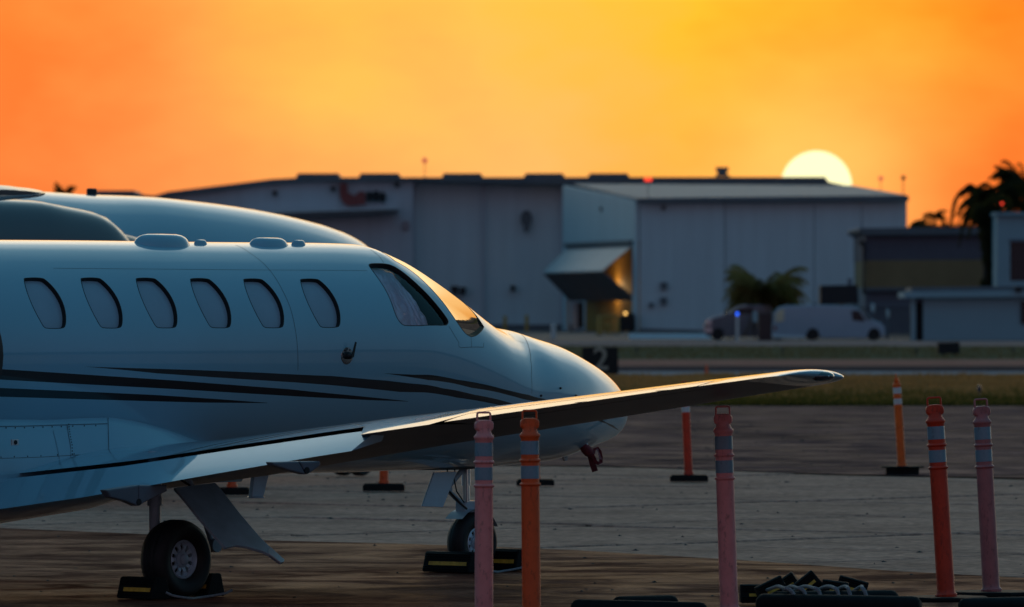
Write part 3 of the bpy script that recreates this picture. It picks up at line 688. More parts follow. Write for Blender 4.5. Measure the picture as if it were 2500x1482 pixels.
for mir in (1, -1):
    g_ = thing('main_landing_gear', None, None); g_.parent = jet
    for k in ('label', 'category'): 
        if k in g_: del g_[k]
    wheel(g_, 0, 2.0 * mir, .282, .235, .138, mir)
    m = lambda l, s, h: A(l, s * mir, h)
    b = MB(); b.tube([m(-.04, 1.83, 1.05), m(-.04, 1.83, .70)], .050, 16); b.tube([m(-.04, 1.83, .72), m(-.04, 1.83, .66)], [.054, .054], 16); b.tube([m(-.04, 1.83, .70), m(-.04, 1.83, .26)], .041, 16); b.build('strut', GEAR, g_, smooth=True)
    b = MB(); b.tube([m(.0, 1.83, .28), m(.0, 2.0, .28)], .03, 12); b.tube([m(-.03, 1.85, .28), m(.22, 1.86, .30), m(.40, 1.95, .38)], [.035, .03, .035], 10); b.lathe([(.05, -.03), (.05, .03)], m(.43, 1.97, .37), (0, 1, 0), 18); b.tube([m(.42, 1.95, .40), m(.30, 1.92, .72), m(.12, 1.9, 1.0)], [.022, .02, .028], 10); b.build('trailing_link', GEAR, g_, smooth=True)
    b = MB(); b.tube([m(.02, 1.87, .92), m(.22, 1.97, .78), m(.40, 1.99, .55)], .008, 6); b.build('hydraulic_line', DARK, g_)
    # gear door
    sl_ = math.tan(R(41)); nrm = (0, sl_, 1); cc = sl_ * 2.0 + .815
    # height where the door's upper rim meets the wing, read from its upper left corner
    o_, d_ = ray(422.5, 1196); t_1 = (2.0 - o_.y) / d_.y; cc = sl_ * 2.0 + (o_ + d_ * t_1).z
    outl = [(422.5,1196),(470,1189.5),(522,1183.6),(539,1202.6),(581.5,1257.5),(631,1316),(655.5,1340),(691,1372),(689,1377),(682,1379.6),(653,1358),(640,1351.6),(597,1339),(572.6,1336),(547,1341.5),(519,1311),(483,1269),(447,1224)]
    dp = [hit(x, y, nrm, cc) for x, y in outl]; nv = Vector((0, sl_, 1)).normalized()
    b = MB(); b.prism([(q_.x, -mir * q_.y, q_.z) for q_ in dp], (nv.x * .022, -mir * nv.y * .022, nv.z * .022)); door = b.build('gear_door', GEAR, g_, bevel=.004)
    tipd = [hit(x, y, nrm, cc) + nv * .0005 for x, y in ((655.5,1340),(691,1372),(689,1377),(682,1379.6),(653,1358),(650,1350))]
    b = MB(); b.prism([(q_.x, -mir * q_.y, q_.z) for q_ in tipd], (0, -mir * nv.y * .024, nv.z * .024)); b.build('door_tip', mat('pale_door_tip', (.55, .6, .63), .35, coat=.5, var=.05), door, bevel=.003)
ng = thing('nose_landing_gear', None, None); ng.parent = jet
for k in ('label', 'category'):
    if k in ng: del ng[k]
NL = 5.47
wheel(ng, NL, .0, .235, .165, .115, 1, 8)
b = MB(); b.tube([A(NL - .05, -.02, .95), A(NL - .05, -.02, .68)], .037, 16); b.tube([A(NL - .05, -.02, .70), A(NL - .04, -.02, .52)], .028, 16); b.tube([A(NL - .10, .03, .92), A(NL - .10, .03, .55)], .012, 8); b.build('strut', METAL, ng, smooth=True)
b = MB(); b.tube([A(NL - .04, -.02, .53), A(NL - .02, -.06, .50), A(NL, -.09, .42), A(NL, -.09, .23)], [.045, .045, .03, .03], 10); b.tube([A(NL, -.09, .235), A(NL, .03, .235)], .022, 10); b.box(NL - .12, NL + .05, -.03, .07, .47, .56); b.build('fork', GEAR, ng, bevel=.01)
b = MB(); b.tube([A(NL - .07, -.01, .83), A(NL - .30, .0, .655)], [.022, .018], 8); b.tube([A(NL - .30, .0, .655), A(NL - .06, .0, .50)], [.018, .024], 8); b.lathe([(.022, -.04), (.022, .04)], A(NL - .30, 0, .655), (0, 1, 0), 12); b.build('torque_link', GEAR, ng, smooth=True)
b = MB(); b.tube([A(NL - .33, .03, .66), A(NL - .22, .05, .56), A(NL - .12, .05, .50)], .009, 6); b.tube([A(NL - .26, .04, .74), A(NL - .24, .05, .64), A(NL - .15, .05, .55)], .006, 6); b.build('hydraulic_line', DARK, ng)
b = MB(); rr_ = []
for i in range(7):
    a = math.pi * (.15 + .6 * i / 6); rr_.append([(NL + math.cos(a) * .265 - .02, .01 + y_, .235 + math.sin(a) * .265) for y_ in (-.09, -.05, .05, .09)])
b.grid(rr_); b.build('mudguard', GEAR, ng, smooth=True)
q_ = [hit(x, y, (0, 1, 0), .10) for x, y in ((1061,1153),(1116,1150.7),(1082,1238),(1032,1236))]
b = MB(); b.prism([A(*v_) for v_ in q_], (0, .018, 0)); b.build('gear_door', mat('nose_gear_door_paint', (.45, .68, .80), .3, coat=.6, var=.06), ng, bevel=.003)
for x in (1092, 1110): 
    h0 = hit(x, 1149, (0, 1, 0), .08); MB().tube([A(h0.x, .08, h0.z + .06), A(h0.x - .01, .09, h0.z - .02)], .006, 6).build('door_hinge', DARK, ng)
# dark sheet on the nose belly, painting in the shade of a wheel bay
b = MB(); rr_ = []
for i in range(9):
    l = NL - .62 + i * .085; wv = .20 * math.sin(math.pi * min(1, (i + .6) / 9)) ** .5
    zb = lambda s_: float(fus(l, -math.acos(min(1, abs(s_) / float(pchip(LS, WW, l)))))[2]) - .003
    rr_.append([(l, y_, zb(y_)) for y_ in np.linspace(-wv, wv, 9)])
b.grid(rr_); b.build('wheel_bay_shade_sheet', mat('wheel_bay_shadow', (.05, .06, .07), .6, var=.3), jet, smooth=True)
# belly antennas, drain mast
q_ = [hit(x, y, (0, 1, 0), .0) for x, y in ((617,1160),(652,1158),(639,1213),(611,1213))]
b = MB(); b.prism([(v_.x, .02, v_.z) for v_ in q_], (0, -.04, 0)); b.lathe([(.068, 0), (.068, .010), (.05, .014)], ((q_[2].x + q_[3].x) / 2, 0, q_[2].z - .008), (0, 0, 1), 20); b.build('belly_antenna', GEAR, jet, bevel=.006)
q_ = [hit(x, y, (0, 1, 0), -.25) for x, y in ((520,1162),(596,1158),(588,1176),(528,1178))]
b = MB(); b.prism([(v_.x, .26, v_.z) for v_ in q_], (0, -.02, 0)); b.build('belly_antenna', PAINT, jet, bevel=.004)
q_ = [hit(x, y, (0, 1, 0), .03) for x, y in ((1370,1108),(1385,1105),(1384,1124),(1377,1126))]
b = MB(); b.prism([(v_.x, -.02, v_.z) for v_ in q_], (0, -.02, 0)); b.build('drain_mast', WHITEP, jet, bevel=.003)
# pitot probe with its ribboned cover
pz = .30
c0 = hit(1419, 1079, (0, 1, 0), pz); c1 = hit(1429, 1088, (0, 1, 0), pz)
b = MB(); b.tube([A(c0.x - .01, c0.y - .03, c0.z + .03), A(*c0), A(c1.x, c1.y, c1.z)], [.018, .024, .028], 12); b.build('pitot_mount', WHITEP, jet, smooth=True)
cv = thing('pitot_cover', 'dark red pitot cover with white lettered ribbon hanging under the jet nose', 'pitot cover', (0, 0, 0), 0)
def JW(l, s, h): return Vector((OX + FX * l + FY * s, OY + FY * l - FX * s, h))
def JH(x, y, s): q = hit(x, y, (0, 1, 0), s); return JW(q.x, q.y, q.z)
base_ = JH(1425, 1090, pz); cv.location = base_
b = MB(base_); b.tube([JH(1422,1086,pz), JH(1428,1094,pz), JH(1438,1104,pz), JH(1446,1112,pz)], [.028, .040, .042, .02], 12); b.build('sleeve', RED, cv, smooth=True)
def ribbon(name, pts, wd, m, dy=0.):
    pp = [JH(x, y, pz) for x, y in pts]; b = MB(base_); a_, c_ = [], []
    for i, p in enumerate(pp):
        t = (pp[min(i+1, len(pp)-1)] - pp[max(0, i-1)]).normalized(); sdv = t.cross(Vector((0, 1, .25))).normalized(); yy = Vector((0, dy + .012 * math.sin(i * 1.3), 0))
        a_.append(p + sdv * wd / 2 + yy); c_.append(p - sdv * wd / 2 + yy)
    b.grid([a_, c_]); b.grid([[q + Vector((0, .003, 0)) for q in a_], [q + Vector((0, .003, 0)) for q in c_]]); return b.build(name, m, cv, smooth=True)
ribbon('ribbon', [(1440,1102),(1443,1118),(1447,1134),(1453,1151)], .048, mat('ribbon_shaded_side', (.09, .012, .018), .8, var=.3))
ribbon('ribbon', [(1448,1108),(1450,1098),(1458,1094),(1464,1102),(1467,1116),(1467,1127),(1461,1131),(1454,1128),(1450,1118),(1446,1110)], .030, RED, -.03)
tx = bpy.data.curves.new('ribbon_text', 'FONT'); tx.body = 'REMOVE BEFORE FLIGHT'; tx.size = .026; tx.extrude = .0005
to = textmesh('ribbon_text', tx, WHITEPRINT)
p0, p1 = JH(1455.5, 1096.5, pz), JH(1466, 1124, pz); dv = (p1 - p0); to.parent = cv; to.location = p0 - base_ + Vector((-.004, -.062, .0))
to.rotation_euler = (R(90), math.atan2(-dv.z, dv.x), 0); to.scale = (dv.length / .33, 1, 1)
# tail, engines, fin (mostly outside the frame)
for mir in (1, -1):
    b = MB(); ec = (0, 0, 0); pr = [(.0, -.62), (.17, -.60), (.26, -.35), (.33, .3), (.40, 1.0), (.42, 1.7), (.40, 1.95), (.36, 2.0), (.33, 1.93), (0, 1.9)]
    q0 = hit(-172, 868, (1, 0, 0), -1.72) if mir == 1 else q0
    b.lathe(pr, (q0.x - 1.75, -mir * q0.y, q0.z), (1, 0, 0), 40); en = b.build('engine_nacelle', PAINT, jet, smooth=True)
    b = MB(); b.lathe([(.44, 1.35), (.475, 1.6), (.47, 1.93), (.43, 2.05), (0, 2.08)], (q0.x - 1.75, -mir * q0.y, q0.z), (1, 0, 0), 40); b.build('intake_cover', COVER, en, smooth=True)
    b = MB(); b.box(q0.x - 1.9, q0.x - .5, min(-mir * .6, -mir * (q0.y - .3)), max(-mir * .6, -mir * (q0.y - .3)), q0.z + .02, q0.z + .12); b.build('pylon', PAINT, en, bevel=.04)
b = MB(); b.prism([(-6.2, -.06, 2.35), (-8.2, -.06, 4.3), (-9.3, -.06, 4.3), (-8.9, -.06, 2.2)], (0, .12, 0)); fin = b.build('tail_fin', PAINT, jet, bevel=.03)
b = MB(); b.prism([(-8.2, -2.4, 4.3), (-9.0, -2.4, 4.3), (-9.4, 0, 4.3), (-9.0, 2.4, 4.3), (-8.2, 2.4, 4.3), (-7.9, 0, 4.3)], (0, 0, .09)); b.build('tailplane', PAINT, jet, bevel=.03)
# ================================================================== GROUND
def asphalt(name, c1, c2, g0=.04, g1=.2, rough=.4, bdist=.01, fine=16., big=.35, blot=.5):
    "matt stone colour with a sealed, slightly glossy skin that comes and goes"
    m = bpy.data.materials.new(name); m.use_nodes = True; t = m.node_tree; t.nodes.clear(); L = t.links.new
    tc = t.nodes.new('ShaderNodeTexCoord')
    def nz(sc, det=5, dist=0., off=0.):
        mm = t.nodes.new('ShaderNodeMapping'); L(tc.outputs['Object'], mm.inputs[0]); mm.inputs['Location'].default_value = (off, off * 2, 0)
        n = t.nodes.new('ShaderNodeTexNoise'); n.inputs['Scale'].default_value = sc; n.inputs['Detail'].default_value = det; n.inputs['Roughness'].default_value = .62; n.inputs['Distortion'].default_value = dist
        L(mm.outputs[0], n.inputs[0]); return n.outputs[0]
    def rmp(f, a, b_, p0=.38, p1=.62):
        r = t.nodes.new('ShaderNodeValToRGB'); L(f, r.inputs[0]); e = r.color_ramp.elements; e[0].position = p0; e[1].position = p1; e[0].color = (*a, 1); e[1].color = (*b_, 1); return r.outputs[0]
    def mul(a, b_, f=1.):
        x = t.nodes.new('ShaderNodeMix'); x.data_type = 'RGBA'; x.blend_type = 'MULTIPLY'; x.inputs[0].default_value = f; L(a, x.inputs[6]); L(b_, x.inputs[7]); return x.outputs[2]
    c = rmp(nz(big, 7, .6), c1, c2); c = mul(c, rmp(nz(9, 4), (.6, .6, .6), (1.3, 1.3, 1.3)), .7); c = mul(c, rmp(nz(1.4, 6, 1.2, 7), (.35, .33, .33), (1, 1, 1), .36, .47), blot)
    df = t.nodes.new('ShaderNodeBsdfDiffuse'); L(c, df.inputs[0]); gl = t.nodes.new('ShaderNodeBsdfGlossy'); gl.inputs['Roughness'].default_value = rough
    f = rmp(nz(.9, 7, .8, 3), (g0,) * 3, (g1,) * 3, .42, .66); mx = t.nodes.new('ShaderNodeMixShader'); L(f, mx.inputs[0]); L(df.outputs[0], mx.inputs[1]); L(gl.outputs[0], mx.inputs[2])
    bp = t.nodes.new('ShaderNodeBump'); bp.inputs['Distance'].default_value = bdist; L(nz(fine, 6), bp.inputs['Height']); L(bp.outputs[0], df.inputs['Normal']); L(bp.outputs[0], gl.inputs['Normal'])
    o = t.nodes.new('ShaderNodeOutputMaterial'); L(mx.outputs[0], o.inputs[0]); return m
ASF = asphalt('sealed_foreground_asphalt', (.14, .052, .036), (.27, .105, .070), .005, .085, .22, .010, 16, .6, .45)
ASM = asphalt('far_asphalt', (.095, .052, .056), (.30, .145, .13), .005, .06, .30, .010)
CONC = asphalt('apron_concrete', (.56, .295, .215), (.72, .385, .285), .0, .03, .4, .004, 30, .5, .35)
TAR = asphalt('joint_tar', (.020, .018, .018), (.040, .034, .032), .0, .03, .5, .003)
DIRT = asphalt('pale_dirt', (.42, .25, .22), (.52, .32, .28), .0, .02, .5)
TAXI = asphalt('taxiway_asphalt', (.50, .20, .14), (.60, .26, .19), .0, .02, .5, blot=.2)
TAXD = asphalt('dark_shoulder', (.10, .06, .06), (.15, .09, .09), .0, .02, .5)
LINE = asphalt('faded_white_line', (.40, .33, .34), (.55, .46, .46), .0, .02, .5)
SOIL = asphalt('grass_soil', (.14, .10, .03), (.24, .16, .05), .0, .0, .5, blot=.2)
GRN = asphalt('distant_grass', (.16, .15, .09), (.25, .22, .14), .0, .0, .5, blot=.3)
def sheet(name, pts, m, z, kind='structure', label=None):
    b = MB(); b.add([(p[0], p[1], z) for p in pts], [tuple(range(len(pts)))]); o = b.build(name, m); o['kind'] = kind
    if label: o['label'] = label
    return o
sheet('ground', [(-3000, -400), (3000, -400), (3000, 9000), (-3000, 9000)], TAXD, -.030)
def band(name, y0, y1, m, z, x=(-200, 200)):
    d0, d1 = FPX * CAMH / (y0 - HZ), FPX * CAMH / (y1 - HZ); return sheet(name, [(x[0], d0), (x[1], d0), (x[1], d1), (x[0], d1)], m, z)
band('far_apron', 833, 800, mat('far_apron_surface', (.055, .055, .065), .85, var=.2, scale=.05), -.016, (-250, 250))
band('dirt_strip', 845, 832, DIRT, -.012); band('far_grass', 878, 845, GRN, -.012); band('taxiway', 893, 877, TAXI, -.008)
band('taxiway_shoulder', 906, 893, TAXD, -.012)
# painted line, broken up toward the left
b = MB(); d0, d1 = FPX * CAMH / (916.5 - HZ), FPX * CAMH / (906.5 - HZ)
b.add([(-60, d0, -.004), (60, d0, -.004), (60, d1, -.004), (-60, d1, -.004)], [(0, 1, 2, 3)]); o = b.build('edge_line', LINE); o['kind'] = 'structure'
gz0, gz1 = FPX * CAMH / (991 - HZ), FPX * CAMH / (917 - HZ)
sheet('verge_soil', [(-60, gz0), (60, gz0), (60, gz1), (-60, gz1)], SOIL, -.004)
# concrete apron laid in slabs along the aircraft's axes
apron = thing('apron', None, None); apron['kind'] = 'structure'
for k in ('label', 'category'):
    if k in apron: del apron[k]
apron.location = (0, 82, 0); apron.rotation_euler = (0, 0, ANG)
SZ, GAP = 4.2, .14
slm = []
for k in range(6):
    b = MB(); h_ = (SZ - GAP) / 2; cuts = [(-h_ + random.uniform(0, .05), -h_), (h_, -h_ + random.uniform(0, .05)), (h_ - random.uniform(0, .05), h_), (-h_, h_ - random.uniform(0, .05))]
    b.prism([(x, y, -.05) for x, y in cuts], (0, 0, .05)); o = b.build('concrete_slab', CONC, apron, bevel=.012); slm.append(o.data); bpy.data.objects.remove(o)
cA, sA = math.cos(ANG), math.sin(ANG)
for i in range(-8, 9):
    for j in range(-8, 9):
        x, y = i * SZ + (.35 if j % 2 else 0), j * SZ; wx, wy = x * cA - y * sA, 82 + x * sA + y * cA
        if 60 < wy < 104 and abs(wx) < 16:
            o = link('concrete_slab', random.choice(slm), apron); o.location = (x, y, random.uniform(-.013, -.003)); o.rotation_euler = (random.uniform(-.0012, .0012), random.uniform(-.0012, .0012), random.choice((0, math.pi / 2)) + random.uniform(-.006, .006))
            bv = o.modifiers.new('bevel', 'BEVEL'); bv.width = .012; bv.segments = 1
sheet('joint_filler', [(-18, 55), (18, 55), (18, 108), (-18, 108)], TAR, -.022)
# asphalt beyond and in front of the concrete, edges read from the photograph
far_edge = [G(-400, 1112), G(300, 1124), G(900, 1133), G(1480, 1138), G(2000, 1157), G(2500, 1168), G(2900, 1176)]
sheet('far_asphalt', [(-120, far_edge[0].y)] + [(p.x, p.y) for p in far_edge] + [(120, far_edge[-1].y), (120, gz0 + .01), (-120, gz0 + .01)], ASM, .0045)
near_edge = [G(-600, 1272), G(0, 1290), G(330, 1304), G(640, 1320), G(1000, 1329), G(1400, 1344), G(1830, 1370), G(2200, 1396), G(2500, 1412), G(3000, 1440)]
sheet('near_asphalt', [(-120, 2), (120, 2), (120, near_edge[-1].y)] + [(p.x, p.y) for p in near_edge[::-1]] + [(-120, near_edge[0].y)], ASF, .0045)
# apron either side of the slabs
for sx_ in (-1, 1): sheet('apron_concrete', [(sx_ * 13.2, 50), (sx_ * 120, 50), (sx_ * 120, 108), (sx_ * 13.2, 108)], CONC, -.001)
# little stones and clods
b = MB()
for _ in range(420):
    d = random.uniform(54, 140); x = random.uniform(-.068, .068) * d; r_ = random.uniform(.004, .014) * (1 + (d - 54) / 110)
    z_ = .006; vs = [(x + random.uniform(-1, 1) * r_ + math.cos(a) * r_ * 1.5, d + math.sin(a) * r_ * 1.5, z_) for a in (0, 1.57, 3.14, 4.71)] + [(x, d, z_ + r_ * .9)]
    b.add(vs, [(0, 1, 4), (1, 2, 4), (2, 3, 4), (3, 0, 4)])
tag(b.build('gravel', BLACK), 'dark grit scattered over the tarmac', 'gravel', kind='stuff')
# grass
def grass(name, label, y0, y1, xw, n, h0, h1, mats, dens_front=0.):
    d = np.sqrt(rng.uniform(y0**2, y1**2, n)); d[: int(n * dens_front)] = y0 + (y1 - y0) * rng.random(int(n * dens_front)) ** 2.2
    x = rng.uniform(-1, 1, n) * xw * d
    clump = np.array([noise.noise(Vector((a * .5, b * .10, 0))) for a, b in zip(x, d)])
    h = rng.uniform(h0, h1, n) * (1 + .9 * clump); wd = rng.uniform(.012, .03, n) * 1.5; a = rng.uniform(0, math.pi, n); lx, ly = rng.normal(0, .35, n) * h, rng.normal(0, .35, n) * h
    v = np.empty((n, 3, 3)); v[:, 0] = np.stack([x - np.cos(a) * wd, d - np.sin(a) * wd, 0*x - .004], 1); v[:, 1] = np.stack([x + np.cos(a) * wd, d + np.sin(a) * wd, 0*x - .004], 1); v[:, 2] = np.stack([x + lx, d + ly, h], 1)
    me = bpy.data.meshes.new(name); me.vertices.add(3 * n); me.vertices.foreach_set('co', v.ravel()); me.loops.add(3 * n); me.loops.foreach_set('vertex_index', np.arange(3 * n, dtype=np.int32))
    me.polygons.add(n); me.polygons.foreach_set('loop_start', np.arange(0, 3 * n, 3, dtype=np.int32)); me.update(calc_edges=True)
    for m_ in mats: me.materials.append(m_)
    f = (d - y0) / (y1 - y0) + rng.normal(0, .12, n) + clump * .3; mi = np.clip(np.digitize(f, [.20, .38]), 0, len(mats) - 1); me.polygons.foreach_set('material_index', mi.astype(np.int32))
    return tag(link(name, me), label, 'grass', kind='stuff')
GR = [leafmat('dark_green_blades', (.09, .095, .03), (.10, .09, .02), .3), leafmat('olive_blades', (.22, .17, .06), (.20, .14, .05), .3), leafmat('straw_blades', (.42, .27, .11), (.36, .20, .08), .15)]
GR2 = [leafmat('grey_green_blades', (.16, .15, .09), (.14, .12, .06), .3)]
grass('verge_grass', 'olive and straw coloured grass strip beyond the ramp', gz0 - .3, gz1 - 1, .11, 115000, .05, .14, GR, .25)
grass('far_verge_grass', 'grey green grass strip beyond the taxiway', 306, 405, .075, 24000, .04, .12, GR2)
# ================================================================== DELINEATOR POSTS
def post(px, basey, z, k, tot, mt, band_m, label, lean=0., lean_y=0., rot=0., old=False, base='plate', bw=.46, bh=.085, group='delineator posts', spx=None):
    g = P(px, HZ, z); g.z = 0
    t = thing('delineator_post', label, 'delineator post', g, 0, group)
    h0 = bh if base != 'disc' else .03
    # base
    b = MB()
    if base == 'plate':
        w_ = bw / 2; b.prism([(-w_, -w_*.8, .006), (w_, -w_*.8, .006), (w_, w_*.8, .006), (-w_, w_*.8, .006)], (0, 0, bh * .75)); b.prism([(-w_*.93, -w_*.74, bh*.75), (w_*.93, -w_*.74, bh*.75), (w_*.93, w_*.74, bh*.75), (-w_*.93, w_*.74, bh*.75)], (0, 0, bh * .25))
    elif base == 'lipped':
        w_ = bw / 2; b.prism([(w_*.8*math.cos(a), w_*.8*math.sin(a), .006) for a in [math.pi/8 + i*math.pi/4 for i in range(8)]], (0, 0, bh * .8)); b.prism([(w_*1.05*math.cos(a), w_*1.05*math.sin(a), bh*.8) for a in [math.pi/8 + i*math.pi/4 for i in range(8)]], (0, 0, bh * .2))
    else:
        b.prism([(bw/2*math.cos(a), bw/2*math.sin(a), .006) for a in [math.pi/8 + i*math.pi/4 for i in range(8)]], (0, 0, .03))
    b.build('rubber_base', RUBBER, t, bevel=.008)
    top = tot; sh = Matrix.Translation((0, 0, 0))
    ax = Vector((math.tan(lean), lean_y, 1)).normalized()
    e1 = Vector((math.cos(rot), math.sin(rot), 0)); e1 = (e1 - ax * e1.dot(ax)).normalized(); e2 = ax.cross(e1)
    off = top - 1.447 * k                      # lengths below the lowest ring take up the difference
    Z_ = lambda z_: top - (1.447 - z_) * k
    ln = ax
    def pf(prof): return [(r_ * k, z_) for r_, z_ in prof]
    b = MB()
    b.lathe(pf([(.076, h0), (.078, h0 + .02), (.066, h0 + .035), (.0635, h0 + .06), (.0615, Z_(.925)), (.0615, Z_(.933)), (.070, Z_(.940)), (.0725, Z_(.946)), (.070, Z_(.952)), (.061, Z_(.959)), (.0605, Z_(.97)), (.0605, Z_(1.085)), (.0605, Z_(1.093)), (.069, Z_(1.100)), (.0715, Z_(1.106)), (.069, Z_(1.112)), (.0605, Z_(1.119)), (.0605, Z_(1.135)), (.0605, Z_(1.255)), (.0655, Z_(1.262)), (.0695, Z_(1.270)), (.0685, Z_(1.280)), (.058, Z_(1.292)), (.050, Z_(1.305)), (.048, Z_(1.335)), (.0, Z_(1.335))]), (0, 0, 0), ax, 36)
    b.build('post_body', mt, t, smooth=True, angle=42)
    for z0, z1 in ((1.147, 1.237), (.985, 1.070)):
        b = MB(); b.lathe([(.0605 * k, Z_(z0) - .001), (.0622 * k, Z_(z0)), (.0622 * k, Z_(z1)), (.0605 * k, Z_(z1) + .001)], (0, 0, 0), ax, 36); b.f = b.f[:-2]; b.m = b.m[:-2]; b.build('reflective_band', band_m, t, smooth=True, angle=30)
    # head block: rounded octagonal paddle
    b = MB(); c = ax * Z_(1.352); oc = []
    for a in range(16):
        an = 2 * math.pi * (a + .5) / 16; x_, z_ = math.cos(an), math.sin(an); x_ = math.copysign(abs(x_) ** .55, x_) * .064 * k; z_ = math.copysign(abs(z_) ** .75, z_) * .040 * k; oc.append((x_, z_))
    for y_, s_ in ((-.026, .90),): pass
    rows = [[c + e1 * x_ * s_ + ax * z_ * s_ + e2 * y_ * k for x_, z_ in oc] for y_, s_ in ((-.030, .86), (-.024, .96), (-.018, 1), (.018, 1), (.024, .96), (.030, .86))]
    b.grid(rows, closed=True); b.add(rows[0], [tuple(range(16))]); b.add(rows[-1], [tuple(range(16))]); b.build('head', mt, t, smooth=True, angle=45)
    # handle loop
    b = MB(); hw, zt, zb_ = .047 * k, Z_(1.441), Z_(1.365); cr = .012 * k; pts = []
    pts += [(-hw * 1.02, zb_), (-hw, zt - cr)] + [(-hw + cr * (1 - math.cos(a)), zt - cr + cr * math.sin(a)) for a in (.5, 1.05, 1.57)] + [(hw - cr * (1 - math.cos(a)), zt - cr + cr * math.sin(a)) for a in (1.57, 1.05, .5)] + [(hw, zt - cr), (hw * 1.02, zb_)]
    b.tube([ax * z_ + e1 * x_ + e2 * .004 for x_, z_ in pts], .0072 * k, 10); b.build('handle', mt, t, smooth=True, angle=70)
    return t
def zg(y): return FPX * CAMH / (y - HZ)
post(1181.5, 0, 50.0, .965, 1.393, PINK, BAND, 'faded pink delineator post in front of the nose wheel', 0, 0, .35, base='disc', bw=.55)
post(1298, 0, 50.0, .972, 1.406, ORRED, BAND, 'bright orange red delineator post just right of the pink one by the nose wheel', -.010, 0, .1, base='disc', bw=.55)
post(1781, 0, 51.5, .977, 1.414, PINK, BAND, 'leaning pink delineator post standing alone right of the jet nose under the wing', -.033, 0, -.1, base='disc', bw=.55)
post(2311, 0, 54.0, 1.0, 1.447, DKRED, BAND, 'deep red delineator post with a split in its upper band beside the chock pile', -.062, 0, .05, base='disc', bw=.62)
post(2421, 0, 55.0, .98, 1.422, PINK2, BAND, 'rightmost faded pink delineator post near the right edge', -.055, 0, .25, base='disc', bw=.62)
post(2203, 0, zg(1160) + .15, .82, 1.255, ORANGE, WBAND, 'glowing orange delineator post on a lipped black base out on the ramp', -.062, 0, 1.45, base='lipped', bw=.55, bh=.11)
post(1682, 0, zg(1177) + .15, .80, 1.20, DKRED, WBAND, 'distant orange red delineator post whose top hides behind the wing', -.045, 0, .8, bw=.45, bh=.085)
post(937, 0, zg(1200) + .15, .80, 1.20, ORRED, WBAND, 'orange delineator post mostly hidden behind the jet belly', 0, 0, .8, bw=.47, bh=.09)
post(1307, 0, zg(1187) + .15, .80, 1.20, DKRED, WBAND, 'far delineator post hidden behind the bright orange red one, its black base showing', 0, 0, .8, bw=.44, bh=.08)
post(566, 0, zg(1210) + .15, .80, 1.20, ORRED, WBAND, 'delineator post behind the main gear door, only its base showing', 0, 0, .8, bw=.40, bh=.09)
# vertical split in the red post's band
# ================================================================== WHEEL CHOCKS
def chock_parts(t, Lc, wd, ht, teeth=True, ang=0.):
    "prism lying along local y; cross-section in x-z"
    hw = wd / 2; sec = [(-hw, 0), (-hw*1.02, .02), (-hw*.62, ht*.92), (-hw*.5, ht), (hw*.5, ht), (hw*.62, ht*.92), (hw*1.02, .02), (hw, 0)]
    b = MB(); b.prism([(x, -Lc/2, z + .006) for x, z in sec], (0, Lc, 0)); b.build('rubber_block', RUBBER, t, bevel=.008)
    n = int(Lc / .03); b = MB()
    for sg in (-1, 1):
        for i in range(7):
            f = (i + .5) / 7.5; x = sg * hw * (1.02 - .42 * f); z = .02 + (ht * .9) * f
            if ht * .34 < z < ht * .60: continue
            b.prism([(x - sg * .006, -Lc/2 + .012, z), (x + sg * .011, -Lc/2 + .012, z + .004), (x - sg * .006, -Lc/2 + .012, z + .014)], (0, Lc - .024, 0))
    b.build('tread_rib', RUBBER, t)
    for sg in (-1, 1):
        z0, z1 = ht * .38, ht * .56; x0, x1 = hw * (1.02 - .42 * z0 / ht) + .002, hw * (1.02 - .42 * z1 / ht) + .002
        b = MB(); b.prism([(sg * (x0 + .006), -Lc/2 + .03, z0), (sg * (x1 + .006), -Lc/2 + .03, z1), (sg * (x1 - .003), -Lc/2 + .03, z1), (sg * (x0 - .003), -Lc/2 + .03, z0)], (0, Lc - .09, 0)); b.build('yellow_stripe', YELLOW, t)
def chock(name, loc, rz, Lc, wd, ht, label, group, rx=0., ry=0.):
    t = thing('wheel_chock', label, 'wheel chock', loc, 0, group); t.rotation_euler = (rx, ry, rz); chock_parts(t, Lc, wd, ht); return t
def jw(l, s, h=.005): return (OX + FX * l + FY * s, OY + FY * l - FX * s, h)
chock('c', jw(-.335, 2.0), ANG - .04, .36, .18, .155, 'black rubber chock behind the main wheel, under the flap', 'chocks at the jet wheels')
chock('c', jw(.32, 1.95), ANG + .03, .28, .18, .165, 'black rubber chock ahead of the main wheel below the gear door tip', 'chocks at the jet wheels')
chock('c', jw(NL - .28, .05), ANG, .48, .19, .16, 'black yellow striped chock left of the nose wheel', 'chocks at the jet wheels')
chock('c', jw(NL + .29, .06), ANG + .05, .42, .19, .17, 'black chock right of the nose wheel between the two near posts', 'chocks at the jet wheels')
for (a_, b__, lb) in (((-.335, 2.22), (.335, 2.20), 'grey rope joining the two main wheel chocks'), ((NL - .28, .30), (NL + .29, .28), 'pale rope joining the two nose wheel chocks')):
    p0, p1 = Vector(jw(*a_, .06)), Vector(jw(*b__, .06)); pts = []
    for i in range(17):
        f = i / 16; p = p0.lerp(p1, f); p.z = .06 - .05 * math.sin(math.pi * f) ** .5 if 0 < f < 1 else .06; q = Vector(jw(0, .05 * math.sin(f * 7), 0)) - Vector(jw(0, 0, 0)); pts.append(p + q)
    b = MB(pts[8]); b.tube(pts, .009, 8); o = b.build('chock_rope', ROPE, smooth=True); o.location = pts[8]; tag(o, lb, 'rope')
